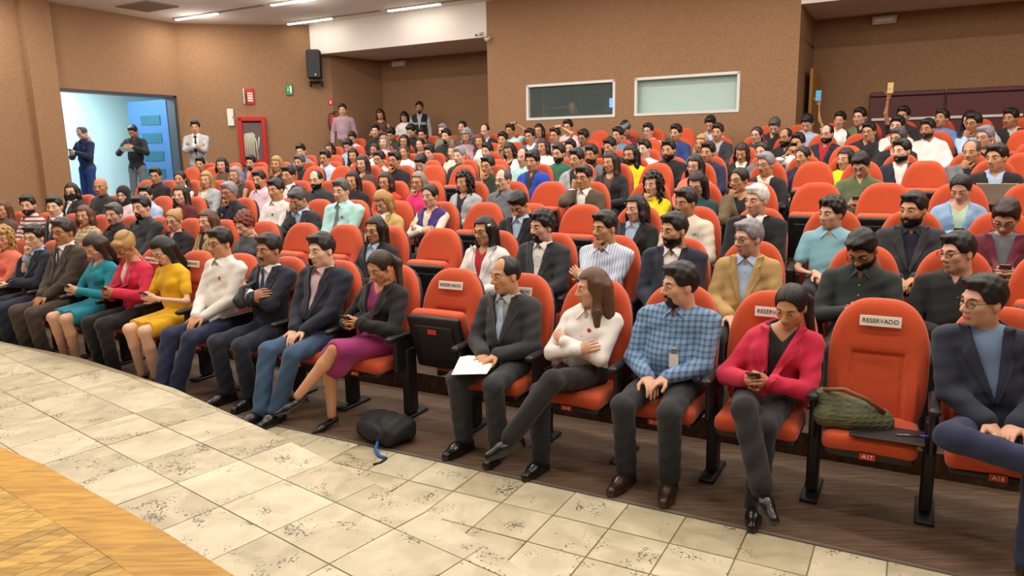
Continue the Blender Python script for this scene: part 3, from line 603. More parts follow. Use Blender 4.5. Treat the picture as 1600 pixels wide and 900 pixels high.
PEOPLE = [
    (0, -8.54, -0.015, 0.006, 'sweat:co', 'curly-bl', 'f pose=chin', 'coral knit top'),
    (0, -7.98, -0.038, 0.043, 'suit:nv/lb/-', 'short-k', 'gl pose=chin', 'navy suit over open light blue shirt'),
    (0, -7.42, -0.006, 0.12, 'suit:br2/wh/nv', 'short-db', 'gl pose=lap w=1.1 leg=plain', 'dark brown suit with striped navy tie'),
    (0, -6.86, -0.015, 0.0, 'vneck:tl', 'long-db', 'f pose=phone pitch=32 skirt=tl', 'teal knee-length dress'),
    (0, -6.3, 0.086, 0.021, 'suit:cp/cr/-', 'updo-bl', 'f gl pose=phone pitch=32', 'crimson blazer over cream ruffled blouse'),
    (0, -5.74, 0.12, 0.015, 'tee:mu', 'long-k', 'f gl pose=phone pitch=30 skirt=mu', 'mustard yellow short-sleeved dress'),
    (0, -5.18, -0.018, 0.104, 'shirt:wh', 'short-k', 'gl pose=lap trou=nv2 leg=ankle logo=cp', 'white shirt with small red chest emblem and navy trousers'),
    (0, -4.62, -0.025, 0.076, 'suit:nv/wh/bl2', 'short-k', 'beard=must pose=crossed', 'navy suit with blue tie'),
    (0, -4.06, -0.031, 0.098, 'suit:nv/lp/-', 'short-k', 'w=1.12 pose=lap trou=je leg=ankle', 'navy blazer over pale pink shirt and blue jeans'),
    (0, -3.5, -0.076, 0.013, 'suit:k/mg/-', 'pony-db', 'f pose=phone pitch=25 skirt=mg leg=xL', 'black blazer over magenta dress'),
    (0, -2.38, 0.019, 0.008, 'suit:ch/lg/lb', 'recede-k', 'pose=lap yaw=10 hold=papers', 'charcoal suit with pale striped tie'),
    (0, -1.82, -0.045, -0.034, 'shirt:wh', 'long-br', 'f pose=crossed leg=xL yaw=20 logo=cp trou=k watch', 'white shirt with red heart emblem and black trousers'),
    (0, -1.26, -0.046, 0.026, 'shirt:bp', 'short-k', 'beard=goat w=1.15 pose=lap badge trou=ch2 yaw=12 shoe=br', 'blue checked shirt with name badge and dark trousers'),
    (0, -0.7, -0.12, -0.037, 'suit:cp/k/-', 'pony-k', 'f pose=phone pitch=25 leg=xR trou=k', 'crimson blazer over black blouse'),
    (0, 0.42, 0.112, 0.054, 'suit:nv/bs/-', 'short-k', 'gl pose=lap yaw=18 leg=fig trou=nv2 shoe=br', 'dark navy suit over blue-grey sweater'),
    (1, -10.679, -0.0, 0.023, 'sweat:br', 'long-br', 'f pose=lap', 'brown top'),
    (1, -10.067, -0.0, 0.094, 'shirt:plaid', 'short-k', 'beard=full pose=lap', 'red and white striped plaid shirt'),
    (1, -9.482, -0.0, 0.089, 'suit:k/wh/-', 'short-k', 'pose=lap', 'black jacket over white T-shirt'),
    (1, -8.883, -0.0, -0.008, 'vneck:lace', 'bob-br', 'f pose=lap', 'beige lace top'),
    (1, -8.301, -0.004, 0.022, 'shirt:k', 'short-gk', 'beard=must pose=lap', 'black open-collared shirt'),
    (1, -7.771, 0.004, 0.111, 'shirt:ch', 'short-k', 'beard=goat pose=lap w=1.12', 'charcoal black overshirt'),
    (1, -7.233, -0.0, -0.016, 'suit:k/ch/-', 'bun-bl', 'f gl pose=lap pitch=12', 'black jacket with dark top'),
    (1, -6.689, -0.0, -0.014, 'suit:tn/k/-', 'long-br', 'f pose=lap', 'beige cardigan over black top'),
    (1, -6.069, -0.0, -0.03, 'sweat:dgy', 'curlup-rd', 'f pose=lap pitch=22', 'grey knitted sweater and necklace'),
    (1, -4.409, -0.0, -0.029, 'suit:k/lb/-', 'long-k', 'f gl pose=lap', 'black blazer over light blue collared shirt'),
    (1, -3.229, -0.0, 0.004, 'suit:wh/rd/-', 'long-k', 'f gl pose=lap flower', 'white jacket over shiny red top'),
    (1, -2.682, -0.0, 0.06, 'suit:ch/wh/-', 'wavy-k', 'beard=goat pose=lap yaw=10', 'charcoal blazer over white shirt, jeans'),
    (1, -2.135, -0.0, 0.068, 'shirt:ws', 'short-k', 'pose=chincross', 'white and blue striped shirt'),
    (1, -1.586, -0.0, 0.069, 'suit:nv/wh/-', 'short-k', 'beard=full pose=lap w=1.08', 'navy suit over white shirt'),
    (1, -1.048, -0.0, 0.031, 'suit:tn/lb/-', 'short-gy', 'gl pose=lap', 'tan corduroy jacket over blue shirt'),
    (1, -0.308, -0.0, -0.007, 'shirt:dgg', 'short-k', 'gl beard=full pose=phone pitch=38 w=1.1', 'dark green-grey shirt'),
    (1, 0.232, -0.0, -0.011, 'sweat:k', 'short-k', 'gl pose=lap collar=gy', 'black sweater over grey collar'),
    (2, -10.765, -0.0, 0.04, 'suit:k/wh/-', 'bob-k', 'f gl mask pose=lap', 'black jacket and black face mask'),
    (2, -10.116, -0.045, 0.114, 'sweat:ch2', 'bald', 'pose=lap w=1.12', 'dark grey turtleneck'),
    (2, -9.586, -0.009, 0.005, 'sweat:lp', 'hijab-k', 'f gl pose=lap', 'black headscarf and pale pink top'),
    (2, -9.056, 0.055, 0.01, 'shirt:lb', 'short-k', 'pose=lap', 'light blue shirt'),
    (2, -8.402, -0.0, 0.023, 'sweat:bu2', 'long-db', 'f pose=lap', 'dark red top'),
    (2, -7.487, -0.0, 0.061, 'suit:k/nv2/-', 'short-gy', 'gl pose=chin', 'black suit over dark shirt'),
    (2, -6.752, -0.066, 0.1, 'shirt:wh', 'short-k', 'pose=lap logo=k', 'white shirt with dark chest lettering'),
    (2, -6.222, 0.066, 0.0, 'suit:ch/lb/-', 'short-gk', 'pose=palm pitch=28', 'charcoal suit over light blue shirt'),
    (2, -5.681, -0.0, 0.097, 'shirt:aq', 'short-gk', 'pose=lap w=1.22 tie=gy logo=rd', 'pale aqua shirt with grey tie'),
    (2, -5.067, -0.0, -0.01, 'suit:be/wh/-', 'bob-bl', 'f pose=lap pitch=32', 'cream top with beige vest'),
    (2, -4.479, -0.0, 0.061, 'vest:pu/cr', 'tight-k', 'f pose=crossed', 'cream top with purple patterned scarf'),
    (2, -3.401, -0.0, -0.006, 'suit:k/lb/-', 'short-k', 'pose=lap pitch=38 w=1.08', 'black jacket over pale blue shirt'),
    (2, -2.275, -0.038, -0.026, 'suit:k/lb/-', 'bob-k', 'f pose=lap', 'black blazer over blue-white shirt, brown envelope in lap'),
    (2, -1.745, 0.038, 0.032, 'shirt:cr', 'short-k', 'beard=must pose=lap logo=bl2 text=UPZ', 'cream work shirt with blue chest lettering'),
    (2, -1.188, -0.0, 0.064, 'suit:k/wh/-', 'short-wh', 'pose=lap w=1.08', 'black suit over white shirt'),
    (2, -0.608, -0.0, -0.029, 'polo:cy', 'wavy-k', 'pose=lap yaw=10', 'light teal short-sleeved shirt'),
    (2, -0.039, -0.0, 0.011, 'suit:ch/nv3/-', 'short-k', 'beard=full pose=lap w=1.1', 'black blazer over midnight blue shirt'),
    (2, 0.549, -0.0, -0.024, 'suit:bu/gy/-', 'short-db', 'gl pose=phone pitch=35', 'burgundy blazer over grey sweater'),
    (3, -10.244, -0.0, 0.056, 'shirt:k', 'short-k', 'gl pose=lap', 'plain black shirt'),
    (3, -9.683, -0.0, 0.013, 'vest:k/wh', 'pony-k', 'f pose=chin', 'black vest over white sleeves'),
    (3, -9.112, -0.0, 0.001, 'suit:lg/cr/-', 'long-bl', 'f pose=lap', 'light grey jacket'),
    (3, -8.548, -0.046, 0.065, 'tank:dgr', 'bob-gy', 'f pose=lap', 'dark sleeveless top'),
    (3, -8.018, 0.02, 0.003, 'shirt:lp', 'short-k', 'beard=goat pose=lap', 'pale pink shirt'),
    (3, -7.488, -0.006, 0.065, 'suit:nv/wh/-', 'short-k', 'pose=lap', 'navy jacket over white shirt'),
    (3, -6.958, 0.032, 0.006, 'shirt:ch', 'recede-k', 'gl beard=full pose=lap', 'charcoal button shirt'),
    (3, -6.383, -0.011, -0.007, 'sweat:k', 'long-k', 'f pose=lap', 'black leather jacket'),
    (3, -5.853, -0.007, -0.019, 'sweat:or', 'bob-db', 'f gl pose=chin', 'red-orange jacket'),
    (3, -5.323, 0.018, -0.017, 'sweat:hp', 'long-gb', 'f gl pose=chin', 'hot pink jacket'),
    (3, -4.692, -0.001, -0.015, 'suit:lg/nv3/-', 'curly-k', 'f pose=lap', 'light grey cardigan over dark top'),
    (3, -4.162, 0.001, 0.012, 'shirt:gy', 'recede-gk', 'gl beard=must pose=lap', 'grey shirt'),
    (3, -3.172, -0.0, 0.039, 'suit:br3/wh/-', 'short-k', 'gl pose=call', 'brown jacket over white collar, phone at ear'),
    (3, -2.495, -0.087, -0.029, 'sweat:yl', 'curly-k', 'f pose=chin', 'bright yellow jacket, chin on hand'),
    (3, -1.965, -0.024, -0.027, 'sweat:dt', 'long-k', 'f gl pose=lap pitch=22', 'dark teal patterned top'),
    (3, -1.435, 0.11, 0.018, 'suit:tb/k/-', 'tight-k', 'f gl pose=chin', 'olive brown cardigan over black top'),
    (3, 0.298, -0.0, -0.046, 'suit:dn/mint/-', 'tight-k', 'f pose=phone pitch=28', 'light denim jacket over mint top'),
    (4, -9.949, -0.0, 0.017, 'sweat:br', 'bob-k', 'f pose=lap', 'brown jacket'),
    (4, -8.727, -0.0, 0.023, 'suit:k/br/-', 'long-bl', 'f pose=lap', 'patterned blouse and black top'),
    (4, -7.038, -0.0, 0.015, 'vneck:br', 'long-db', 'f pose=lap', 'dark mauve top'),
    (4, -6.456, -0.0, 0.057, 'sweat:k', 'short-k', 'gl beard=goat pose=chin', 'black sweater, fist at mouth'),
    (4, -4.952, -0.0, -0.031, 'polo:dg', 'short-k', 'gl pose=chin', 'dark green polo shirt'),
    (4, -4.303, -0.0, 0.021, 'suit:rb/ch/-', 'wavy-k', 'pose=lap', 'royal blue and white sports jacket'),
    (4, -3.71, -0.013, 0.042, 'suit:lg/k/-', 'short-k', 'pose=lap', 'light grey hoodie over black T-shirt'),
    (4, -3.25, 0.013, -0.0, 'suit:k/br/-', 'long-db', 'f pose=lap', 'black jacket over brown top'),
    (4, -2.248, -0.0, -0.049, 'sweat:co', 'bob-k', 'f gl pose=lap', 'coral jacket, sunglasses on head'),
    (4, -1.483, -0.0, -0.039, 'suit:k/cr/-', 'short-gy', 'gl beard=must pose=lap', 'black jacket over cream collar'),
    (4, -0.547, -0.0, -0.046, 'polo:gr', 'short-k', 'gl pose=phone pitch=35 w=1.12', 'olive green polo shirt'),
    (4, 0.605, -0.0, 0.01, 'suit:k/lb/-', 'short-k', 'pose=lap w=1.1 hold=folder yaw=5', 'black jacket over striped shirt, cream folder in lap'),
    (5, -11.587, -0.0, -0.033, 'tee:rd', 'short-k', 'pose=lap', 'red T-shirt with yellow lettering'),
    (5, -10.277, -0.0, -0.023, 'suit:bl3/pk/-', 'short-k', 'beard=goat pose=lap', 'blue jacket over pink shirt'),
    (5, -9.132, -0.0, -0.025, 'tee:k', 'short-gk', 'beard=full pose=lap', 'plain black T-shirt'),
    (5, -8.561, -0.0, 0.042, 'shirt:lb2', 'short-k', 'gl beard=must pose=lap', 'pale blue dress shirt'),
    (5, -7.448, -0.0, 0.01, 'shirt:lp', 'short-k', 'gl pose=chin', 'pink shirt, hand over mouth'),
    (5, -6.606, -0.0, -0.047, 'sweat:mint', 'short-k', 'pose=lap pitch=38', 'pale green hoodie'),
    (5, -5.963, -0.0, 0.044, 'sweat:nv', 'short-gy', 'pose=lap', 'navy pullover'),
    (5, -4.909, -0.0, 0.014, 'shirt:aq', 'recede-k', 'pose=lap', 'pale aqua and white shirt'),
    (5, -4.356, -0.0, 0.054, 'tee:dgt', 'short-k', 'gl beard=full pose=lap', 'dark green T-shirt'),
    (5, -3.877, -0.0, 0.03, 'suit:gy/k/-', 'short-k', 'beard=full pose=lap', 'grey hoodie over black top'),
    (5, -3.332, -0.0, 0.024, 'sweat:yl', 'long-k', 'gl beard=full pose=lap', 'yellow and white jacket'),
    (5, -2.828, -0.0, 0.074, 'tee:k', 'short-k', 'beard=full pose=lap w=1.15', 'black V-neck T-shirt'),
    (5, -2.333, -0.0, 0.04, 'sweat:nv2', 'short-k', 'pose=lap', 'navy hoodie'),
    (5, -1.69, -0.005, 0.032, 'sweat:gy', 'tight-k', 'f pose=lap', 'dark grey top'),
    (5, -1.23, 0.001, -0.028, 'sweat:nv3', 'tight-k', 'f pose=lap', 'midnight blue top'),
    (5, -0.77, 0.004, -0.058, 'sweat:yl', 'long-k', 'f pose=lap', 'yellow top'),
    (5, -0.213, -0.0, 0.022, 'suit:nv/wh/-', 'short-k', 'beard=full pose=lap', 'navy jacket over white T-shirt'),
    (5, 0.438, -0.0, -0.0, 'suit:gy/nv3/-', 'recede-gk', 'pose=chin', 'grey jacket over dark shirt'),
    (6, -9.966, -0.0, 0.064, 'shirt:bp', 'short-k', 'pose=lap pitch=15', 'blue plaid shirt'),
    (6, -8.744, -0.0, -0.039, 'vneck:k', 'long-k', 'f pose=lap', 'black V-neck top'),
    (6, -8.258, -0.0, 0.051, 'sweat:wh', 'pony-db', 'f pose=lap', 'white long-sleeved top'),
    (6, -7.645, -0.0, 0.006, 'sweat:wh', 'pony-br', 'f pose=lap yaw=-8', 'white sweater'),
    (6, -7.125, -0.0, -0.023, 'suit:k/gy/-', 'short-k', 'pose=lap', 'black jacket over grey top'),
    (6, -6.663, -0.0, 0.001, 'sweat:cr', 'long-br', 'f pose=lap', 'off-white top'),
    (6, -6.051, -0.03, -0.004, 'polo:be', 'short-k', 'pose=lap', 'beige polo shirt'),
    (6, -5.591, 0.03, -0.002, 'suit:wh/k/-', 'bob-k', 'f gl pose=lap pitch=18', 'white cardigan'),
    (6, -5.047, -0.003, 0.048, 'tee:wh', 'bob-db', 'f pose=lap w=1.1', 'white short-sleeved blouse'),
    (6, -4.587, 0.003, 0.015, 'sweat:lp2', 'short-k', 'pose=lap', 'mauve top'),
    (6, -3.966, -0.0, 0.031, 'sweat:nv', 'short-k', 'pose=lap pitch=15', 'navy blue jacket'),
    (6, -3.448, -0.0, -0.014, 'tee:wh', 'short-k', 'pose=lap', 'white T-shirt'),
    (6, -2.647, -0.0, 0.049, 'sweat:gy', 'long-bl', 'f pose=lap', 'grey top'),
    (6, -2.101, -0.0, -0.082, 'suit:k/wh/-', 'bob-db', 'f pose=lap pitch=22', 'black cardigan over white top'),
    (6, -1.42, -0.0, 0.027, 'shirt:wh', 'short-k', 'beard=full pose=phonehi', 'white shirt, phone held up before the face'),
    (6, -0.282, -0.0, 0.057, 'suit:k/pk/-', 'short-gk', 'gl pose=lap', 'black blazer over red patterned shirt'),
    (6, 0.601, -0.0, 0.049, 'sweat:k', 'short-gy', 'gl pose=lap collar=wh', 'black sweater over white collar'),
    (7, -10.092, -0.0, -0.062, 'sweat:cr', 'bob-db', 'f pose=lap', 'cream knit top'),
    (7, -9.575, -0.0, -0.006, 'shirt:lb', 'short-k', 'pose=lap pitch=30', 'light blue shirt, head bowed'),
    (7, -8.882, -0.12, 0.042, 'sweat:lp', 'long-gb', 'f pose=lap', 'lilac top'),
    (7, -8.422, -0.12, 0.045, 'sweat:ch', 'long-k', 'f gl pose=lap', 'charcoal top'),
    (7, -7.962, -0.016, -0.017, 'vneck:ch', 'tight-k', 'f pose=lap', 'dark V-neck top'),
    (7, -7.502, -0.12, 0.111, 'tee:k', 'short-k', 'beard=goat pose=lap', 'black T-shirt'),
    (7, -7.042, -0.084, 0.102, 'sweat:lp2', 'curly-gy', 'f pose=lap pitch=15', 'grey-pink patterned top'),
    (7, -6.582, 0.12, 0.012, 'tee:wh', 'long-br', 'f pose=lap', 'white blouse'),
    (7, -6.122, 0.12, 0.027, 'tee:gr2', 'short-k', 'pose=chin', 'grey-green T-shirt'),
    (7, -5.662, 0.064, 0.068, 'suit:bl/wh/-', 'short-k', 'gl pose=lap', 'blue jacket over white shirt'),
    (7, -5.202, 0.066, 0.074, 'sweat:lg', 'short-k', 'gl pose=headtouch', 'light grey sweater, one hand behind the head'),
    (7, -4.742, 0.026, 0.027, 'shirt:gy', 'short-k', 'gl pose=lap pitch=15', 'grey checked shirt'),
    (7, -4.19, -0.0, 0.047, 'shirt:bs', 'short-k', 'pose=lap', 'blue-grey shirt'),
    (7, -3.269, -0.0, 0.057, 'shirt:bl2', 'short-k', 'pose=lap', 'dark blue shirt'),
    (7, -2.652, -0.0, 0.049, 'suit:ch/lg/-', 'short-db', 'pose=lap', 'grey and black striped jacket'),
    (7, -2.158, -0.058, -0.002, 'sweat:ch', 'pony-pu', 'f gl pose=lap', 'charcoal top, head turned'),
    (7, -1.698, 0.009, -0.045, 'shirt:k', 'recede-k', 'gl beard=full pose=phone', 'black button shirt'),
    (7, -1.238, -0.065, -0.012, 'suit:nv/rd/-', 'recede-k', 'gl beard=full pose=lap', 'navy jacket with red lanyard'),
    (7, -0.778, -0.12, 0.002, 'shirt:k', 'short-k', 'gl pose=phone w=1.12', 'black shirt'),
    (7, -0.318, 0.01, 0.067, 'tee:wh', 'short-k', 'pose=lap', 'white T-shirt'),
    (7, 0.142, 0.12, 0.018, 'shirt:wh', 'short-k', 'beard=full pose=lap', 'white button shirt'),
    (7, 0.602, 0.083, 0.071, 'vest:ch/lb', 'short-k', 'gl pose=chin', 'charcoal vest over checked shirt'),
    (8, -10.278, -0.0, -0.016, 'shirt:lb2', 'short-db', 'pose=lap pitch=20', 'pale blue shirt, leaning forward'),
    (8, -9.795, -0.12, 0.111, 'tee:k', 'short-k', 'pose=lap', 'black T-shirt'),
    (8, -9.335, -0.093, 0.036, 'shirt:ch', 'short-k', 'pose=lap pitch=30', 'dark patterned shirt, head bowed'),
    (8, -8.875, -0.12, 0.087, 'sweat:k', 'short-k', 'pose=lap pitch=30', 'black pullover'),
    (8, -8.415, 0.12, 0.003, 'sweat:ch', 'short-k', 'gl pose=lap', 'charcoal sweater'),
    (8, -7.955, 0.095, 0.068, 'shirt:gr2', 'short-gy', 'beard=full pose=lap', 'grey-green shirt'),
    (8, -7.495, 0.12, 0.12, 'sweat:br', 'bun-k', 'f pose=lap', 'dark brown top'),
    (8, -7.035, 0.087, 0.041, 'suit:k/lb/-', 'recede-k', 'pose=lap pitch=15', 'black suit over blue shirt'),
    (8, -6.575, 0.02, 0.026, 'shirt:aq', 'short-db', 'pose=headtouch', 'pale aqua shirt, one arm over the head'),
    (8, -6.009, -0.0, 0.009, 'sweat:gy', 'bob-k', 'f gl pose=lap', 'grey top'),
    (8, -5.444, -0.0, 0.053, 'shirt:lp', 'short-k', 'gl pose=lap', 'pale pink shirt'),
    (8, -4.419, -0.042, -0.001, 'shirt:plaid2', 'cap-gb', 'pose=lap pitch=35', 'red plaid shirt and grey flat cap'),
    (8, -3.959, 0.042, -0.053, 'tee:wh', 'short-k', 'gl pose=lap w=1.1', 'white T-shirt'),
    (8, -2.972, -0.0, 0.028, 'shirt:lb', 'short-k', 'pose=lap pitch=28', 'light blue shirt'),
    (8, -2.124, -0.12, -0.037, 'shirt:k', 'short-gk', 'pose=phone pitch=35', 'black jacket'),
    (8, -1.664, -0.12, -0.006, 'shirt:lb', 'short-k', 'pose=lap pitch=35', 'light blue shirt, bending down'),
    (8, -1.204, -0.099, 0.02, 'shirt:wh', 'short-k', 'f pose=raiseR', 'white shirt, arm raised with a blue phone'),
    (8, -0.744, 0.101, 0.059, 'vest:gr/k', 'short-k', 'gl pose=lap', 'green padded vest over black sleeves'),
    (8, -0.284, 0.009, 0.053, 'tee:k', 'short-k', 'pose=raiseR', 'black T-shirt, arm raised with a gold phone'),
    (8, 0.176, -0.007, -0.008, 'tee:bt', 'short-k', 'pose=lap pitch=-8', 'blue T-shirt with lettering'),
    (8, 0.636, 0.12, -0.034, 'sweat:k', 'long-k', 'f pose=lap pitch=20', 'black top'),
    (8, 1.096, 0.12, -0.027, 'vest:k/lg', 'short-k', 'pose=lap', 'black vest over grey T-shirt'),
]

# ------------------------------------------------------------------ people
HEX = dict(k='1a1a1d', ch='2f3136', ch2='26282c', nv='1f2638', nv2='20294a', nv3='161b2e', gy='6d7177', dgy='4a4d50', lg='a7abb0', wh='ece9e6', cr='dcd2c0', lb='a9c0de', lb2='bccce2',
 bl='4a6ea0', bl2='24407c', bl3='2d4a86', rb='1f45b4', tl='14869a', dt='1d4a4e', gr='5d6a48', gr2='7a8070', dg='24382c', dgt='356a52', dgg='252d2c', rd='b02030', cp='cc2248', mg='9c2f70',
 pk='d98a90', hp='e22a72', yl='f2d91a', mu='dba80c', tn='b6945f', br='5a4236', br2='443a30', br3='55483a', be='c9a86a', bu='6c2436', bu2='5a1220', co='e0745e', lp='dcc0cc', lp2='a88c98',
 pu='3f2870', aq='b0e0de', cy='83b4c4', dn='86a8cc', mint='b8d2b8', tb='6a5a40', bs='6d87a8', bt='5d86c8', je='3c5878', lace='a8946f', dgr='3c3a38', bp='5b7ea6', ws='b9c8e2', plaid='8c2f3e', plaid2='5c1c22', **{'or': 'cc3a24'})
HAIR = dict(k='100d0d', db='2a1c15', br='5a3c26', bl='a8834e', gy='86848a', gk='4a494a', wh='d6d4d0', rd='6e2c18', gb='8d8278', pu='3a1530')
SKIN = ['d6a489', 'c9946f', 'b5805d', 'e2b79b']
def cloth(code):
    n = 'cloth_' + code
    if n in MATS: return MATS[n]
    m = mat(n, HEX[code], .85, noise=.10, scale=8, bump=.35, sheen=.1); [setattr(q.inputs['Detail'], 'default_value', 1.5) for q in m.node_tree.nodes if q.type == 'TEX_NOISE']; [setattr(q.inputs['Distance'], 'default_value', .02) for q in m.node_tree.nodes if q.type == 'BUMP']
    pat = dict(bp=('7f9fc0', '3c5f8c', 95, 95), ws=('dfe6f2', '9fb4d8', 160, 0), plaid=('d9c8c4', '7c2434', 0, 60), plaid2=('7a2a2e', '2a1014', 60, 60), lace=('c4b08c', '7d6c4c', 70, 70)).get(code)
    if pat:
        nt = m.node_tree; b = nt.nodes['Principled BSDF']; tc = nt.nodes.new('ShaderNodeTexCoord'); sp = nt.nodes.new('ShaderNodeSeparateXYZ'); nt.links.new(tc.outputs['Object'], sp.inputs[0])
        outs = []
        for axis, fr in ((0, pat[2]), (2, pat[3])):
            if not fr: continue
            mu = nt.nodes.new('ShaderNodeMath'); mu.operation = 'MULTIPLY'; mu.inputs[1].default_value = fr * 2; nt.links.new(sp.outputs[axis], mu.inputs[0])
            si = nt.nodes.new('ShaderNodeMath'); si.operation = 'SINE'; nt.links.new(mu.outputs[0], si.inputs[0])
            gt = nt.nodes.new('ShaderNodeMath'); gt.operation = 'GREATER_THAN'; gt.inputs[1].default_value = .35; nt.links.new(si.outputs[0], gt.inputs[0]); outs.append(gt.outputs[0])
        if len(outs) == 2:
            ad = nt.nodes.new('ShaderNodeMath'); ad.operation = 'ADD'; nt.links.new(outs[0], ad.inputs[0]); nt.links.new(outs[1], ad.inputs[1])
            hf = nt.nodes.new('ShaderNodeMath'); hf.operation = 'MULTIPLY'; hf.inputs[1].default_value = .5; nt.links.new(ad.outputs[0], hf.inputs[0]); fac = hf.outputs[0]
        else: fac = outs[0]
        mx = nt.nodes.new('ShaderNodeMix'); mx.data_type = 'RGBA'; mx.inputs[6].default_value = lin(pat[0]); mx.inputs[7].default_value = lin(pat[1])
        nt.links.new(fac, mx.inputs[0]); nt.links.new(mx.outputs[2], b.inputs['Base Color'])
    return m
def skin(i): return mat('skin_%d' % i, SKIN[i], .55, noise=.06, scale=30)
def hairm(c):
    n = 'hair_' + c
    if n in MATS: return MATS[n]
    m = mat(n, HAIR[c], .45, noise=.4, scale=1, bump=.4); nt = m.node_tree; nz = [q for q in nt.nodes if q.type == 'TEX_NOISE'][0]; tc = [q for q in nt.nodes if q.type == 'TEX_COORD'][0]
    mp = nt.nodes.new('ShaderNodeMapping'); mp.inputs['Scale'].default_value = (210, 110, 26); nt.links.new(tc.outputs['Object'], mp.inputs[0]); nt.links.new(mp.outputs[0], nz.inputs['Vector'])
    return m
def lipm(i): return mat('lip_%d' % i, ['b87668', 'a86c58', '945c4a', 'c48074'][i], .5)
EYEW = mat('eye_white', 'd8d2c8', .3); IRIS = mat('iris_brown', '1c110b', .2)
SHOEK = mat('black_leather', '121214', .3, coat=.3); SHOEB = mat('brown_leather', '33201a', .35, coat=.3); METAL = mat('spectacle_frame', '1c1a1a', .4)

# --- heads (head space: origin between the ears, +y = face, +z = up)
def head_vol(fem, h):
    V = Vol((-.1, -.125, -.2), (.1, .135, .13), h); jw = .054 if fem else .060
    V.ell((0, -.014, .028), (.074, .094, .088), 0); V.ell((0, .020, -.040), (jw, .066, .076), .03)
    V.ell((0, .056, -.094), (.024, .022, .020), .025)
    for s in (-1, 1):
        V.ell((s * .040, .050, -.022), (.024, .026, .024), .02); V.ell((s * .042, .0, -.070), (.013, .03, .024), .03)
        V.cap((s * .012, .079, .022), (s * .044, .066, .022), .010, .008, .02)
        V.ell((s * .032, .092, .003), (.017, .014, .012), .012, cut=True)
        V.ell((s * .076, -.012, -.012), (.008, .020, .031), .008)
        V.ell((s * .013, .094, -.036), (.010, .011, .008), .008)
    V.cap((0, .082, .012), (0, .107, -.030), .009, .0125, .012)
    V.ell((0, .079, -.064), (.023, .012, .0055), .008); V.ell((0, .078, -.075), (.020, .012, .0065), .008)
    V.cap((0, -.022, -.06), (0, -.04, -.19), .052 if not fem else .046, .055 if not fem else .049, .03)
    return V
HG = {}
def head_geo(fem, h):
    if (fem, h) in HG: return HG[fem, h]
    v, f = head_vol(fem, h).mesh(); c = v[f].mean(1)
    lip = (np.abs(c[:, 0]) < .024) & (c[:, 1] > .076) & (c[:, 2] < -.0605) & (c[:, 2] > -.0815)
    P = [(v, f, np.where(lip, 1, 0))]
    for s in (-1, 1):
        e, ef = sphere((0, 0, 0), 1, 14, 10); fc_ = np.array([e[list(q)].mean(0) for q in ef])
        mi = np.where(fc_[:, 2] > .28, 0, np.where(fc_[:, 2] < -.42, 0, np.where((fc_[:, 0]**2 + fc_[:, 2]**2 < .25) & (fc_[:, 1] > 0), 3, 2)))
        P.append((e * .0122 + np.array([s * .0315, .0755, .003]), [tuple(q) for q in ef], mi))
        P.append((*tube([(s * .014, .0885, .021), (s * .03, .0865, .027), (s * .05, .069, .022)], [.0032, .0042, .0025] if not fem else [.0024, .003, .0016], 6), 4))
    HG[fem, h] = P; return P
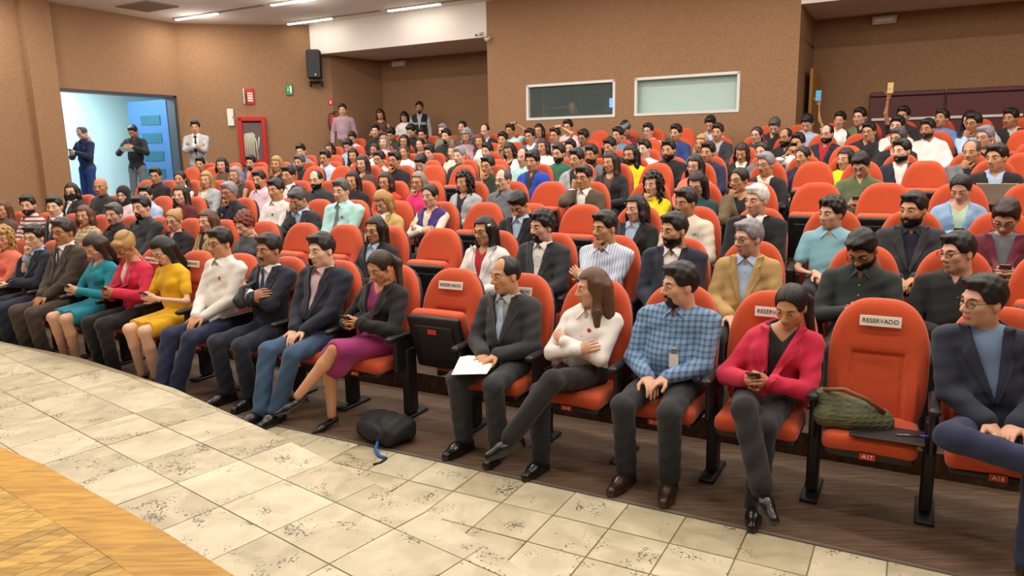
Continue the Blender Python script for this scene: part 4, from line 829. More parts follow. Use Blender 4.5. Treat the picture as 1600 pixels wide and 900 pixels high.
# --- hair styles, in head space
def hairline(Y, Z, front=.066, side=.005, back=-.075):
    t1 = np.clip((Y - .035) / .035, 0, 1); t1 = t1 * t1 * (3 - 2 * t1); t2 = np.clip((-.012 - Y) / .03, 0, 1); t2 = t2 * t2 * (3 - 2 * t2)
    return side + (front - side) * t1 + (back - side) * t2
def hair_geo(style, h):
    V = Vol((-.16, -.22, -.34), (.16, .14, .18), h); X, Y, Z = V.X, V.Y, V.Z
    cap_ = lambda g, top=.0: V.ell((0, -.014, .028 + top / 2), (.074 + g, .094 + g, .088 + g + top / 2), 0)
    strand = lambda a=.003: V.F + a * np.sin(np.arctan2(X, Y + .02) * 26 + Z * 14) * (1 + .5 * np.sin(Z * 40))
    if style in ('short', 'wavy'):
        cap_(.011 if style == 'short' else .018, .012); V.cut(hairline(Y, Z) - Z)
        V.ell((.01, .055, .100), (.055, .035, .022), .02)
        V.F = V.F + (.0025 if style == 'short' else .006) * np.sin(X * 120 + Z * 60) * np.sin(Y * 90)
    elif style == 'recede':
        cap_(.008); V.cut(hairline(Y, Z, .12) - Z); V.cut((Y - .03) + .55 * (Z - .08)); V.F = V.F + .002 * np.sin(X * 130) * np.sin(Y * 110)
    elif style in ('tight', 'bun', 'pony', 'updo', 'curlup'):
        cap_(.010 if style != 'curlup' else .022); V.cut(hairline(Y, Z, .078, -.012, -.07) - Z); V.F = strand(.0022) + .004 * np.exp(-(X / .007)**2) * (Z > .07)
        if style == 'bun': V.ell((0, -.115, .07), (.045, .04, .042), .012)
        if style == 'tight': V.ell((0, -.115, .0), (.035, .03, .035), .012)
        if style == 'pony': V.cap((0, -.105, .03), (-.04, -.135, -.05), .032, .038, .02); V.cap((-.04, -.135, -.05), (-.095, -.04, -.19), .036, .022, .02)
        if style == 'updo': V.ell((0, -.04, .115), (.06, .07, .035), .02); V.ell((0, .06, .08), (.062, .035, .03), .02); V.ell((0, -.1, .05), (.05, .04, .06), .02)
        if style == 'curlup': V.ell((0, -.05, .1), (.075, .075, .055), .03); V.F = V.F + .010 * np.sin(X * 95) * np.sin(Y * 90) * np.sin(Z * 95)
    elif style in ('long', 'bob', 'curly'):
        g_ = .014 if style != 'curly' else .03; end = {'long': -.27, 'bob': -.12, 'curly': -.20}[style]
        cap_(g_, .008)
        for s in (-1, 1):
            V.cap((s * .074, -.012, .03), (s * .084, .006, end * .55), .026, .030, .03); V.cap((s * .084, .006, end * .55), (s * .088, .02, end), .030, .020, .03)
            V.cap((s * .045, -.075, .0), (s * .05, -.085, end), .05, .040, .03)
        V.cap((0, -.08, .0), (0, -.09, end), .055, .045, .03)
        front = np.where(Z > .07, -1, 1)
        V.cut(np.where(Z < .074, np.minimum(Y - .018 - .02 * (Z < -.1), .062 - np.abs(X)) * 1.0, -.1).astype(np.float32))
        V.cut((.070 - Z) * (Y > .05) - .001 * (Y <= .05))
        V.F = strand(.0005) if style != 'curly' else V.F + .013 * np.sin(X * 75 + 1) * np.sin(Y * 80) * np.sin(Z * 70)
    elif style == 'hijab':
        cap_(.016, .008); V.ell((0, .0, -.07), (.085, .088, .11), .03); V.cap((0, -.03, -.12), (0, -.03, -.24), .10, .13, .04)
        V.ell((0, .10, -.018), (.052, .07, .074), .015, cut=True)
    elif style == 'cap':
        cap_(.012); V.cut(hairline(Y, Z, .055, .04, -.01) - Z); V.ell((0, .03, .085), (.085, .12, .035), .02)
    V.F = V.F.astype(np.float32); return V.mesh()
def beard_geo(style, h):
    V = Vol((-.09, -.05, -.14), (.09, .13, .03), h); X, Y, Z = V.X, V.Y, V.Z
    if style in ('full', 'goat', 'mask'):
        g_ = .007 if style != 'mask' else .012
        V.ell((0, .020, -.040), (.060 + g_, .066 + g_, .076 + g_), 0); V.ell((0, .056, -.094), (.024 + g_, .022 + g_, .020 + g_), .025)
        for s in (-1, 1): V.ell((s * .042, .0, -.070), (.013 + g_, .03 + g_, .024 + g_), .03)
        if style == 'mask': V.cut(Z + .018 - .012 * (np.abs(X) < .02)); V.cut(-.0 - Y); V.cap((0, .09, -.02), (0, .105, -.04), .014, .016, .015)
        elif style == 'full': V.cut(Z + .050 - .45 * np.maximum(0, .03 - Y)); V.cut(-.012 - Y)
        else: V.cut(np.abs(X) - .034); V.cut(Z + .056)
    if style in ('full', 'goat', 'must'):
        for s in (-1, 1): V.cap((s * .002, .094, -.052), (s * .026, .080, -.062), .0062, .0045, .004)
    if style in ('full', 'goat'): V.ell((0, .098, -.0705), (.017, .02, .008), .004, cut=True)
    V.F = V.F.astype(np.float32); return V.mesh()
def glasses_geo():
    P = []
    for s in (-1, 1):
        ring = [(s * .0325 + .0245 * math.copysign(abs(math.cos(t))**.7, math.cos(t)), .1005 - .006 * abs(math.cos(t)), .0015 + .0165 * math.copysign(abs(math.sin(t))**.7, math.sin(t))) for t in np.linspace(0, 2 * math.pi, 17)]
        P.append((*tube(ring, .0021, 5, False), 0)); P.append((*tube([(s * .056, .094, .006), (s * .078, .05, .008), (s * .082, -.015, .004)], .002, 5), 0))
    P.append((*tube([(-.009, .102, .004), (0, .106, .006), (.009, .102, .004)], .002, 5), 0)); return P
def shape(kind, style, h):
    n = '%s_%s_%d' % (kind, style, int(h * 1e4))
    if n not in MESH:
        v, f = (hair_geo if kind == 'hair' else beard_geo)(style, h); o = build(kind, [(v, f, 0)], [BLK]); MESH[n] = o.data; bpy.data.objects.remove(o)
    return MESH[n]
proto('glasses', glasses_geo, [METAL])
# --- hands (hand space: wrist at origin, fingers along +y, palm faces -z, thumb to +x)
HAND = {}
def hand_geo(kind, h):
    if (kind, h) in HAND: return HAND[kind, h]
    V = Vol((-.075, -.04, -.085), (.085, .205, .05), h)
    V.cap((0, -.03, 0), (0, .02, 0), .025, .024, .01); V.ell((0, .052, 0), (.041, .046, .016), .02); V.ell((.022, .035, -.008), (.016, .03, .015), .012)
    bend = dict(relax=(.35, .5), hold=(.75, .9), fist=(1.35, 1.5), flat=(.1, .12))[kind]
    for i, (x, L) in enumerate(((.030, .070), (.010, .080), (-.011, .074), (-.031, .058))):
        p = np.array([x, .088 - .004 * abs(i - 1.3), .002]); a = bend[0] * (.8 + .1 * i); r = .0092 - .0005 * i
        for j, fr in enumerate((.45, .31, .24)):
            q = p + L * fr * np.array([x * .8 * (1 - j * .3), math.cos(a), -math.sin(a)]); V.cap(p, q, r, r * .93, .003); p = q; r *= .93; a += bend[1] * (.8 if j == 0 else .6)
    t0 = np.array([.030, .022, -.006]); d = .4 if kind != 'flat' else .15
    t1 = t0 + np.array([.030, .030, -.020 * d * 2]); t2 = t1 + np.array([.006, .030, -.018 * d * 2]); V.cap(t0, t1, .0125, .0105, .008); V.cap(t1, t2, .0105, .0085, .003)
    HAND[kind, h] = V.mesh(); return HAND[kind, h]
def shoe_geo(kind, h):
    V = Vol((-.07, -.10, -.02), (.07, .24, .16), h)
    if kind == 'pump':
        V.cap((0, -.03, .055), (0, .10, .022), .028, .030, .02); V.cap((0, .10, .022), (0, .195, .016), .030, .010, .02); V.ell((0, .02, .095), (.026, .075, .045), .01, cut=True); V.cap((0, -.05, .05), (0, -.055, .002), .012, .005, .01)
    else:
        V.cap((0, -.04, .04), (0, .08, .042), .038, .040, .02); V.cap((0, .08, .036), (0, .175, .028), .040, .028, .03); V.cap((0, -.02, .06), (0, -.02, .115), .040, .040, .02)
        sole = Vol((-.07, -.10, -.02), (.07, .24, .16), h)
        V.cap((0, -.04, .012), (0, .09, .012), .040, .044, .01); V.cap((0, .09, .012), (0, .18, .012), .044, .028, .01); V.cut(-V.Z + .0 * V.X + .0 * V.Y)
    V.F = V.F.astype(np.float32); return V.mesh()
for k_ in ('oxford', 'pump'): proto('shoe_' + k_, lambda: [(*shoe_geo(k_, .008), 0)], [SHOEK])

def frame(yv, zhint):
    y = np.array(yv, float); y /= np.linalg.norm(y); z = np.array(zhint, float); z = z - (z @ y) * y; z /= np.linalg.norm(z) + 1e-9; x = np.cross(y, z); return np.stack([x, y, z], 1)
def ik(S, W, l1, l2, pole):
    S, W, pole = np.array(S, float), np.array(W, float), np.array(pole, float); d = W - S; L = np.linalg.norm(d)
    if L > (l1 + l2) * .985: W = S + d / L * (l1 + l2) * .985; d = W - S; L = np.linalg.norm(d)
    a = (l1 * l1 - l2 * l2 + L * L) / (2 * L); hh = math.sqrt(max(l1 * l1 - a * a, 1e-6)); n = d / L; p = pole - (pole @ n) * n; p /= np.linalg.norm(p) + 1e-9
    return S + n * a + p * hh, W
SPEAKER = np.array([-5.2, 1.2])
POSE_TXT = dict(lap='hands in lap', crossed='arms folded', phone='looking at a phone', phonehi='holding up a phone', chin='chin resting on a hand', chincross='hand on chin', palm='hand covering the face', call='phone at the ear', headtouch='hand on head', raiseR='one arm raised', side='arms at sides', read='reading papers')
LODH = [.0092, .0115, .0150, .0180, .0220, .0230, .0230, .0240, .0240]
LEGS_SHARED = {}

def person(lod, loc, rz, lean, dz, top, hair, flags, label, group, stand=False, look=True, hz=None):
    fl = {}
    for t_ in flags.split():
        k, _, v_ = t_.partition('='); fl[k] = v_ or True
    fem = 'f' in fl; pose = fl.get('pose', 'lap'); w = float(fl.get('w', 1.0)) * (.92 if fem else 1.0) * (.94 if lod > 3 and not stand else 1); sk = int(fl.get('sk', (0, 1, 1, 2, 1, 0, 3)[int(rng.integers(7))]))
    hstyle, _, hcol = hair.partition('-'); hcol = hcol or 'k'
    h = LODH[lod]; hh = .0062 if lod < 1 else (.0075 if lod < 2 else (.0095 if lod < 4 else .0115)); hand_h = .0052 if lod < 2 else .0085
    root = thing('person', label, 'person', loc, rz, group)
    pitch = float(fl.get('pitch', 4)); fwd = .05 if pitch > 20 else 0
    pz = .94 if stand else .535
    P = np.array([0, -.02, pz]); hc = (1.60 if stand else 1.11) + dz
    if hz: hc = hz
    Hc = np.array([lean, -.04 + fwd, hc]); N = np.array([lean * .75, -.08 + fwd * .6 + (.03 if stand else 0), hc - .142])
    # head direction
    yaw = float(fl.get('yaw', 0))
    if look:
        wp = np.array([loc[0], loc[1]]); d = SPEAKER - wp; f0 = np.array([-math.sin(rz), math.cos(rz)])
        ang = math.degrees(math.atan2(f0[0] * d[1] - f0[1] * d[0], f0 @ d)); yaw = max(-50, min(50, ang + yaw * (1 if ang < 0 else 1) * -1 + rng.uniform(-9, 9)))
        if pitch > 20: yaw *= .4
    HR = np.array(Euler((math.radians(-pitch), math.radians(rng.uniform(-4, 4)), math.radians(yaw)), 'ZYX').to_matrix()) if False else np.array((Matrix.Rotation(math.radians(yaw), 3, 'Z') @ Matrix.Rotation(math.radians(-pitch), 3, 'X') @ Matrix.Rotation(math.radians(float(rng.uniform(-4, 4))), 3, 'Y')))
    hs = (.98 if fem else 1.04) * (1.03 if w > 1.08 else 1)
    HM = np.eye(4); HM[:3, :3] = HR * hs; HM[:3, 3] = Hc
    lerp = lambda t: P + (N - P) * t
    ttype, _, tcs = top.partition(':'); tcs = tcs.split('/')
    S = [np.array([s * .168 * w, 0, -.074]) + N for s in (-1, 1)]     # index 0 = x-, 1 = x+
    F = lambda x, y, z: np.array([x + lean * .7, y, z + (hc - 1.11 if not stand else hc - 1.11)])
    dzt = hc - 1.11
    tz = (lambda z: z + dzt)
    tg = {}
    lapR, lapL = (np.array([.06, .21, .625 if not stand else .98]), np.array([-.05, .215, .635 if not stand else 1.0]))
    if stand: lapR[2] += 0; 
    A = dict(lap=(lapL, lapR), side=(np.array([-.235, .05, pz - .09]), np.array([.235, .05, pz - .09])),
        crossed=(np.array([.055, .165, tz(.80)]), np.array([-.05, .20, tz(.765)])), phone=(np.array([-.055, .24, tz(.73)]), np.array([.055, .24, tz(.73)])),
        phonehi=(np.array([-.06, .24, tz(.99)]), np.array([.06, .24, tz(.99)])), read=(np.array([-.10, .25, tz(.78)]), np.array([.10, .25, tz(.78)])))
    ch = Hc + HR @ np.array([.035, .075, -.17])
    if pose in A: WL, WR = A[pose]
    elif pose == 'chin': WL, WR = lapL + np.array([.06, 0, .08]), ch + np.array([.01, 0, 0])
    elif pose == 'chincross': WL, WR = np.array([.10, .17, tz(.75)]), ch
    elif pose == 'palm': WL, WR = lapL, Hc + HR @ np.array([.06, .10, -.12])
    elif pose == 'call': WL, WR = lapL, Hc + HR @ np.array([.10, .05, -.11])
    elif pose == 'headtouch': WL, WR = Hc + HR @ np.array([-.09, -.01, .14]), lapR
    elif pose == 'raiseR': WL, WR = lapL, np.array([.20, .10, hc + .33])
    else: WL, WR = lapL, lapR
    poles = [(-.7, -.35, -.55), (.7, -.35, -.55)]
    if pose in ('chin', 'chincross', 'call', 'palm'): poles[1] = (.45, .15, -1)
    if pose == 'headtouch': poles[0] = (-1, .1, .3)
    if pose == 'side': poles = [(-.3, -1, 0), (.3, -1, 0)]
    if pose == 'raiseR': poles[1] = (1, .3, .1)
    if pose == 'crossed': poles = [(-.9, -.1, -.5), (.9, -.1, -.5)]
    E2 = []; W2_ = []
    for i, Wt in enumerate((WL, WR)):
        e, wv = ik(S[i], Wt, .275, .245, poles[i]); E2.append(e); W2_.append(wv)
    # legs
    leg = fl.get('leg', 'plain'); hx = .09
    if stand: K = [np.array([s * .10, .02, .50]) for s in (-1, 1)]; AN = [np.array([s * .11, -.02, .09]) for s in (-1, 1)]
    else:
        K = [np.array([s * (.10 if fem else .135), .42, .50]) for s in (-1, 1)]; AN = [np.array([s * (.09 if fem else .13), .38 if lod else .36, .09]) for s in (-1, 1)]
        if leg == 'xL': K[0] = np.array([.0, .45, .60]); AN[0] = np.array([.17, .66, .30]); K[1][0] = .10; AN[1] = np.array([.10, .42, .09])
        if leg == 'xR': K[1] = np.array([.02, .45, .60]); AN[1] = np.array([-.11, .62, .27]); K[0][0] = -.08; AN[0] = np.array([-.05, .43, .09])
        if leg == 'fig': K[1] = np.array([.22, .42, .60]); AN[1] = np.array([-.17, .50, .55]); AN[0] = np.array([-.13, .46, .09])
        if leg == 'ankle': AN[0] = np.array([-.02, .52, .09]); AN[1] = np.array([.10, .56, .09]); K[0][0] = -.12
    HP = [np.array([s * hx, .0, pz - .015]) for s in (-1, 1)]
    bell = 1.0 + (w - 1) * 1.3
    def torso(V, o, arms=0.0, low=True):
        V.ell(P + (0, 0, .01), (.155 * w + o, .120 + o, .11 + o), 0)
        V.ell(lerp(.36) + np.array([0, .02 * bell, 0]), (.138 * w + o, .108 * bell + o, .15 + o), .05)
        V.ell(lerp(.70), (.150 * w + o, .104 + o, .16 + o), .05)
        if fem:
            for s in (-1, 1): V.ell(lerp(.66) + np.array([s * .066, .075, 0]), (.056 + o, .05 + o, .055 + o), .04)
        V.cap(S[0] + (.03, 0, 0), S[1] - (.03, 0, 0), .052 + o, .052 + o, .04)
        for s in (0, 1): V.cap(N + (0, 0, .005), S[s] + ((.05, 0, .02) if s == 0 else (-.05, 0, .02)), .042 + o, .035 + o, .03)
        if arms > 0:
            for i in (0, 1):
                r1, r2, r3 = (.050, .042, .032) if not fem else (.043, .037, .028); r1 *= w ** .5
                V.cap(S[i], E2[i] if arms > .3 else S[i] + (E2[i] - S[i]) * .62, r1 + o, (r2 if arms > .3 else r1 * .95) + o, .025)
                if arms > .6: V.cap(E2[i], E2[i] + (W2_[i] - E2[i]) * .97, r2 + o, r3 + o, .018)
    lo = np.min([P - .3, *E2, *W2_, N - .3], axis=0) - .1; hi = np.max([P + .3, *E2, *W2_, N + .25], axis=0) + .1; lo[2] = min(pz - .13, lo[2] + .02); 
    # body: torso, arms, legs in one, plus head and hands
    hb = .026 if lod > 1 else .02
    lob = lo.copy(); hib = hi.copy()
    if lod < 1 or stand: lob = np.minimum(lob, [-.3, -.3, 0]); hib = np.maximum(hib, [.35, .75, 0])
    if ('skirt' in fl): hb = .0125
    VB = Vol(lob, hib, hb); torso(VB, -.012, 1.0)
    if lod < 1 or stand:
        for i in (0, 1): VB.cap(HP[i], K[i], .062, .048, .03); VB.cap(K[i], K[i] + (AN[i] - K[i]) * .35 + (0, -.015, 0), .046, .048, .02); VB.cap(K[i] + (AN[i] - K[i]) * .35 + (0, -.015, 0), AN[i], .048, .031, .02)
    VB.cap(N - (0, 0, .03), Hc + HR @ np.array([0, -.025, -.06]) * hs, .048, .045, .02)
    v, f = VB.mesh(); parts = [(v, f, 0)]
    for pv, pf, pm in head_geo(fem, hh): parts.append((xf(HM, pv), pf, pm))
    HMATS = []
    for i in (0, 1):
        d = W2_[i] - E2[i]; d /= np.linalg.norm(d); kind = 'relax'; zh = np.array([0, -.25, 1.0])
        if pose in ('phone', 'phonehi'): kind = 'hold'; d = d + np.array([0, .5, .3]); zh = np.array([(-1 if i == 0 else 1) * .9, .2, -.15])
        elif pose == 'read': kind = 'hold'; zh = np.array([(-1 if i == 0 else 1) * .8, .1, -.4])
        elif pose in ('chin', 'chincross', 'call') and i == 1: kind = 'fist'; d = np.array([-.25, .25, .9]); zh = np.array([.5, 1, 0])
        elif pose == 'palm' and i == 1: kind = 'relax'; d = HR @ np.array([-.3, .1, 1]); zh = HR @ np.array([.2, 1, 0])
        elif pose == 'raiseR' and i == 1: kind = 'hold'; zh = np.array([0, -1, .2])
        elif pose == 'headtouch' and i == 0: d = HR @ np.array([.8, -.2, .05]); zh = np.array([0, 0, 1.0])
        elif pose == 'crossed' or (pose == 'chincross' and i == 0): d = d + np.array([0, -.75, .05]); zh = np.array([0, 1, .25])
        elif pose == 'lap': d = d + np.array([0, .15, -.25])
        HMt = np.eye(4); fr = frame(d, zh); sc = .92 if fem else 1.03
        if i == 0: fr = fr.copy(); fr[:, 0] *= -1
        HMt[:3, :3] = fr * sc; HMt[:3, 3] = W2_[i]; hv, hf = hand_geo(kind, hand_h)
        # mirrored frames need flipped faces; thumb points inwards
        inward = fr[:, 0] @ np.array([1 if i == 0 else -1, 0, 0])
        det = np.linalg.det(fr); parts.append((xf(HMt, hv), hf[:, ::-1] if det < 0 else hf, 0)); HMATS.append(HMt)
    body = build('body', parts, [skin(sk), lipm(sk), EYEW, IRIS, hairm(hcol if hcol not in ('wh', 'bl', 'rd', 'pu') else 'db')], root)
    # hair, beard, glasses
    em = Matrix([list(r_) for r_ in HM])
    def att(name, mesh, m):
        o = build(name, None, None, root, mesh=mesh); o.matrix_local = em; omat(o, m); return o
    if hstyle == 'hijab': att('headscarf', shape('hair', 'hijab', hh), cloth('k'))
    elif hstyle == 'cap': att('hair', shape('hair', 'short', hh), hairm('k')); att('flat_cap', shape('hair', 'cap', hh), cloth('gy'))
    elif hstyle != 'bald': att('hair', shape('hair', hstyle, hh), hairm(hcol))
    if 'beard' in fl: att('beard', shape('beard', fl['beard'], hh * .85), hairm('k' if hcol in ('k', 'db') else 'gk'))
    if 'mask' in fl: att('face_mask', shape('beard', 'mask', hh * .85), cloth('k'))
    if 'gl' in fl: o = build('glasses', None, None, root, mesh=MESH['glasses']); o.matrix_local = em
    if 'flower' in fl:
        pv = [(*sphere((.079 * s_ + 0, .01 + .02 * j, .055), (.01, .012, .012), 8, 5), 0) for j in range(2) for s_ in (-1,)]
        o = build('hair_clip', pv, [PAPER], root); o.matrix_local = em
    # clothing
    def cl(V, name, code, extra=None):
        v, f = V.mesh()
        if len(f) == 0: return None
        return build(name, [(v, f, 0)] + (extra or []), [cloth(code)], root)
    fold_ = lambda V, a: V.F + a * (np.sin(V.X * 38 + V.Z * 21 + lean * 50) * np.sin(V.Z * 47 + V.Y * 18) + .5 * np.sin(V.Z * 80 + V.X * 25))
    zneck = N[2] + .03
    yc = lambda Z: P[1] + (N[1] - P[1]) * np.clip((Z - P[2]) / (N[2] - P[2]), 0, 1.2)
    zb = lerp(.28)[2]
    def neckcut(V, depth, wid):       # neckline: scoop at the front, close at the back
        V.cut(np.where(V.Y > N[1] - .01, V.Z - (zneck - depth * np.clip(1 - np.abs(V.X - N[0]) / wid, 0, 1)), V.Z - zneck - .015).astype(np.float32))
    skirted = 'skirt' in fl
    arm = dict(suit=1, shirt=1, sweat=1, vneck=1, tee=.2, polo=.2, tank=0, vest=1)[ttype]
    def collar(V, hgt=.042):
        V.cap(N + (0, -.008, .0), N + (0, .012, hgt), .062 if not fem else .055, .058 if not fem else .051, .008)
        V.cut(np.where((V.Y > N[1] + .0) & (V.Z > N[2] - .06), (.45 * np.maximum(V.Z - (N[2] - .055), 0)) - np.abs(V.X - N[0]), -1).astype(np.float32))
        V.cut(V.Z - (N[2] + hgt + .012) - .3 * (N[1] - V.Y))
    def wedge(V, z0, wtop):           # open front of a jacket
        wz = wtop * np.clip((V.Z - z0) / (N[2] + .02 - z0), 0, 1.3) + .02 * np.clip((z0 - .10 - V.Z) / .15, 0, 1)
        cx = P[0] + (N[0] - P[0]) * np.clip((V.Z - P[2]) / (N[2] - P[2]), 0, 1.2)
        V.F = np.maximum(V.F, -np.maximum(np.abs(V.X - cx) - wz, yc(V.Z) + .0 - V.Y)).astype(np.float32); return np.abs(V.X - cx) - wz
    shirt_vol = None
    if ttype in ('suit', 'vest'):
        VS = Vol(lo, hi, h); torso(VS, .004, 1.0 if ttype == 'vest' else 0)
        if ttype == 'suit':
            for i in (0, 1): q = E2[i] + (W2_[i] - E2[i]); d = (E2[i] - q) / np.linalg.norm(E2[i] - q); VS.cap(q + d * .0, q + d * .05, .034 if not fem else .03, .036, .0)
        if tcs[1] in ('k', 'gy', 'mg', 'rd', 'bs', 'ch', 'br', 'nv3', 'mint', 'cr') and (fem or tcs[1] in ('bs', 'gy')): neckcut(VS, .09 if fem else .03, .09)
        else: collar(VS)
        VS.F = VS.F.astype(np.float32); shirt_vol = VS; cl(VS, 'shirt', tcs[1])
        VJ = Vol(lo, hi, h); torso(VJ, .017, 1.0 if ttype == 'suit' else 0)
        VJ.F = fold_(VJ, .0034).astype(np.float32)
        VJ.cut(V_top(VJ, N)) if False else VJ.cut(np.where(VJ.Y > N[1] - .02, VJ.Z - N[2] - .012, VJ.Z - N[2] - .045).astype(np.float32))
        e = wedge(VJ, zb + (.02 if not fem else .0), .075 if ttype == 'suit' else .06)
        lap_ = ((e > 0) & (e < .045) & (VJ.Z > zb + .06) & (VJ.Y > yc(VJ.Z)))
        VJ.F = np.where(lap_, VJ.F - .005, VJ.F).astype(np.float32)
        cl(VJ, 'jacket' if ttype == 'suit' else 'vest', tcs[0])
        if lod <= 2 and ttype == 'suit':
            z0_, zt_ = zb + (.02 if not fem else 0), N[2] + .01
            def fy(x, z):
                ys = []
                for dx in (-.5, .5):
                    for dz_ in (-.5, .5):
                        ix = min(len(VJ.ax[0]) - 1, max(0, int(round((x - VJ.ax[0][0]) / h + dx)))); iz = min(len(VJ.ax[2]) - 1, max(0, int(round((z - VJ.ax[2][0]) / h + dz_)))); c = VJ.F[ix, :, iz]; j = np.where(c < 0)[0]
                        if len(j) and j[-1] + 1 < len(c): jj = j[-1]; ys.append(VJ.ax[1][jj] + h * c[jj] / (c[jj] - c[jj + 1]))
                return max(ys) if ys else None
            for sgn in (-1, 1):
                pts_ = []; nT = 13
                for it in range(nT):
                    t = it / (nT - 1); z = z0_ + (zt_ - z0_) * t; wz = .075 * t * .97; cx = P[0] + (N[0] - P[0]) * np.clip((z - P[2]) / (N[2] - P[2]), 0, 1.2)
                    wd = .010 + .062 * t / .72 if t < .72 else (.034 if t < .80 else .046)
                    for q in (0, .5, 1): pts_.append([cx + sgn * (wz + .002 + wd * q), None, z + (.012 * q if t >= .72 else 0)])
                for k_, p_ in enumerate(pts_): p_[1] = fy(p_[0], min(p_[2], N[2] - .012))
                yy_ = [p_[1] for p_ in pts_ if p_[1] is not None]
                if len(yy_) > 6:
                    last = yy_[0]
                    for p_ in pts_:
                        if p_[1] is None: p_[1] = last
                        last = p_[1]
                    Vf = np.array(pts_, float); Vf[:, 1] += .007; Vb = Vf.copy(); Vb[:, 1] -= .016; n3 = len(Vf)
                    Fq = [(i * 3 + j, i * 3 + j + 1, i * 3 + j + 4, i * 3 + j + 3) for i in range(nT - 1) for j in (0, 1)]
                    if sgn > 0: Fq = [q[::-1] for q in Fq]
                    rim = [(i * 3 + 2, i * 3 + 5, n3 + i * 3 + 5, n3 + i * 3 + 2) for i in range(nT - 1)] + [(i * 3, i * 3 + 3, n3 + i * 3 + 3, n3 + i * 3) for i in range(nT - 1)]
                    build('lapel', [(np.concatenate([Vf, Vb]), Fq + rim, 0)], [cloth(tcs[0])], root)
        if len(tcs) > 2 and tcs[2] != '-': fl['tie'] = tcs[2]
    else:
        VS = Vol(lo, hi, h); torso(VS, .008 if ttype in ('tee', 'tank', 'vneck', 'polo') else .012, arm); VS.F = fold_(VS, .0030 if not fem else .0024).astype(np.float32)
        if ttype in ('shirt', 'polo'): collar(VS)
        elif ttype == 'vneck': neckcut(VS, .10, .085)
        elif ttype == 'tank': neckcut(VS, .07, .11); VS.cut(np.abs(VS.X - N[0]) - .15 * w)
        elif 'collar' in fl: collar(VS, .01)
        else: neckcut(VS, .02, .09)
        VS.F = VS.F.astype(np.float32); shirt_vol = VS; cl(VS, 'dress_bodice' if skirted else {'shirt': 'shirt', 'polo': 'polo_shirt', 'tee': 't_shirt', 'sweat': 'sweater', 'vneck': 'blouse', 'tank': 'tank_top'}[ttype], tcs[0])
        if 'collar' in fl:
            VC = Vol(lo, hi, h); VC.cap(N + (0, -.01, -.05), N + (0, 0, .0), .07, .066, 0); collar(VC); VC.F = VC.F.astype(np.float32); cl(VC, 'shirt_collar', fl['collar'])
    def front_y(x, z):
        ix = int(np.argmin(np.abs(shirt_vol.ax[0] - x))); iz = int(np.argmin(np.abs(shirt_vol.ax[2] - z))); c = shirt_vol.F[ix, :, iz]; j0 = int(np.argmin(np.abs(shirt_vol.ax[1] - (float(yc(z)) + .03)))); j = np.where(c[j0:] > 0)[0]
        return float(shirt_vol.ax[1][j0 + j[0]]) - h * .4 if len(j) and j[0] > 0 else float(yc(z)) + .11
    collared = ttype in ('shirt', 'polo') or (ttype == 'suit' and not (tcs[1] in ('k', 'gy', 'mg', 'rd', 'bs', 'ch', 'br', 'nv3', 'mint', 'cr') and (fem or tcs[1] in ('bs', 'gy'))))
    if collared and lod <= 3:
        cw = []
        for sgn in (-1, 1):
            a_ = np.array([N[0] + sgn * .010, front_y(N[0], N[2] - .02) + .004, N[2] + .006]); b_ = np.array([N[0] + sgn * .060, N[1] + .012, N[2] + .046]); c_ = np.array([N[0] + sgn * .060, front_y(N[0] + sgn * .06, N[2] - .05) + .008, N[2] - .048]); d_ = np.array([N[0] + sgn * .072, N[1] + .02, N[2] + .012])
            q_ = np.array([a_, b_, d_, c_]); q2 = q_ - np.array([0, .006, .002])
            cw.append((np.concatenate([q_, q2]), [(0, 1, 2, 3), (7, 6, 5, 4), (0, 4, 5, 1), (1, 5, 6, 2), (2, 6, 7, 3), (3, 7, 4, 0)], 0))
        build('collar', cw, [cloth(tcs[1] if ttype == 'suit' else tcs[0])], root, smooth=False)
    if lod <= 1 and collared and 'tie' not in fl:
        for z in np.linspace(N[2] - .09, lerp(.2)[2], 5): build('button', [(*sphere((P[0] + (N[0] - P[0]) * (z - P[2]) / (N[2] - P[2]), front_y(N[0], z) - h * .3, z), (.006, .003, .006), 8, 4), 0)], [mat('button_grey', 'b8b4ac', .4)], root)
    if 'tie' in fl:
        zs = np.linspace(N[2] - .015, lerp(.12)[2], 9); V_ = []; 
        for i, z in enumerate(zs):
            hw = .020 if i == 0 else (.014 if i == 1 else .016 + .022 * i / 8); y = front_y(N[0], z) + .006; cx = P[0] + (N[0] - P[0]) * np.clip((z - P[2]) / (N[2] - P[2]), 0, 1)
            for sx, yy in ((-hw, y), (0, y + .004), (hw, y), (0, y - .008)): V_.append((cx + sx, yy, z))
        f_ = [(i*4+j, i*4+4+j, i*4+4+(j+1) % 4, i*4+(j+1) % 4) for i in range(8) for j in range(4)] + [(0, 1, 2, 3), (35, 34, 33, 32)]
        build('necktie', [(np.array(V_), f_, 0)], [cloth(fl['tie'])], root, smooth=False)
    if 'logo' in fl:
        z = lerp(.74)[2]; x = -.075; y = front_y(x, z)
        if 'text' in fl: text(fl['text'], .035, cloth(fl['logo']), root, (x, y + .004, z), (math.pi / 2 - .15, 0, math.pi), .002)
        else: build('emblem', [(*sphere((x, y, z), (.014, .005, .014), 8, 6), 0)], [cloth(fl['logo'])], root)
    if 'badge' in fl:
        z = lerp(.50)[2]; x = -.07; y = max(front_y(x, z), front_y(x, z - .05)) + .016
        build('name_badge', [(*rbox((x, y, z - .05), (.055, .004, .085)), 0)], [PAPER], root, smooth=False); build('badge_reel', [(*sphere((x, y, z + .015), (.016, .008, .016), 10, 6), 0)], [mat('steel', '8f9498')], root)
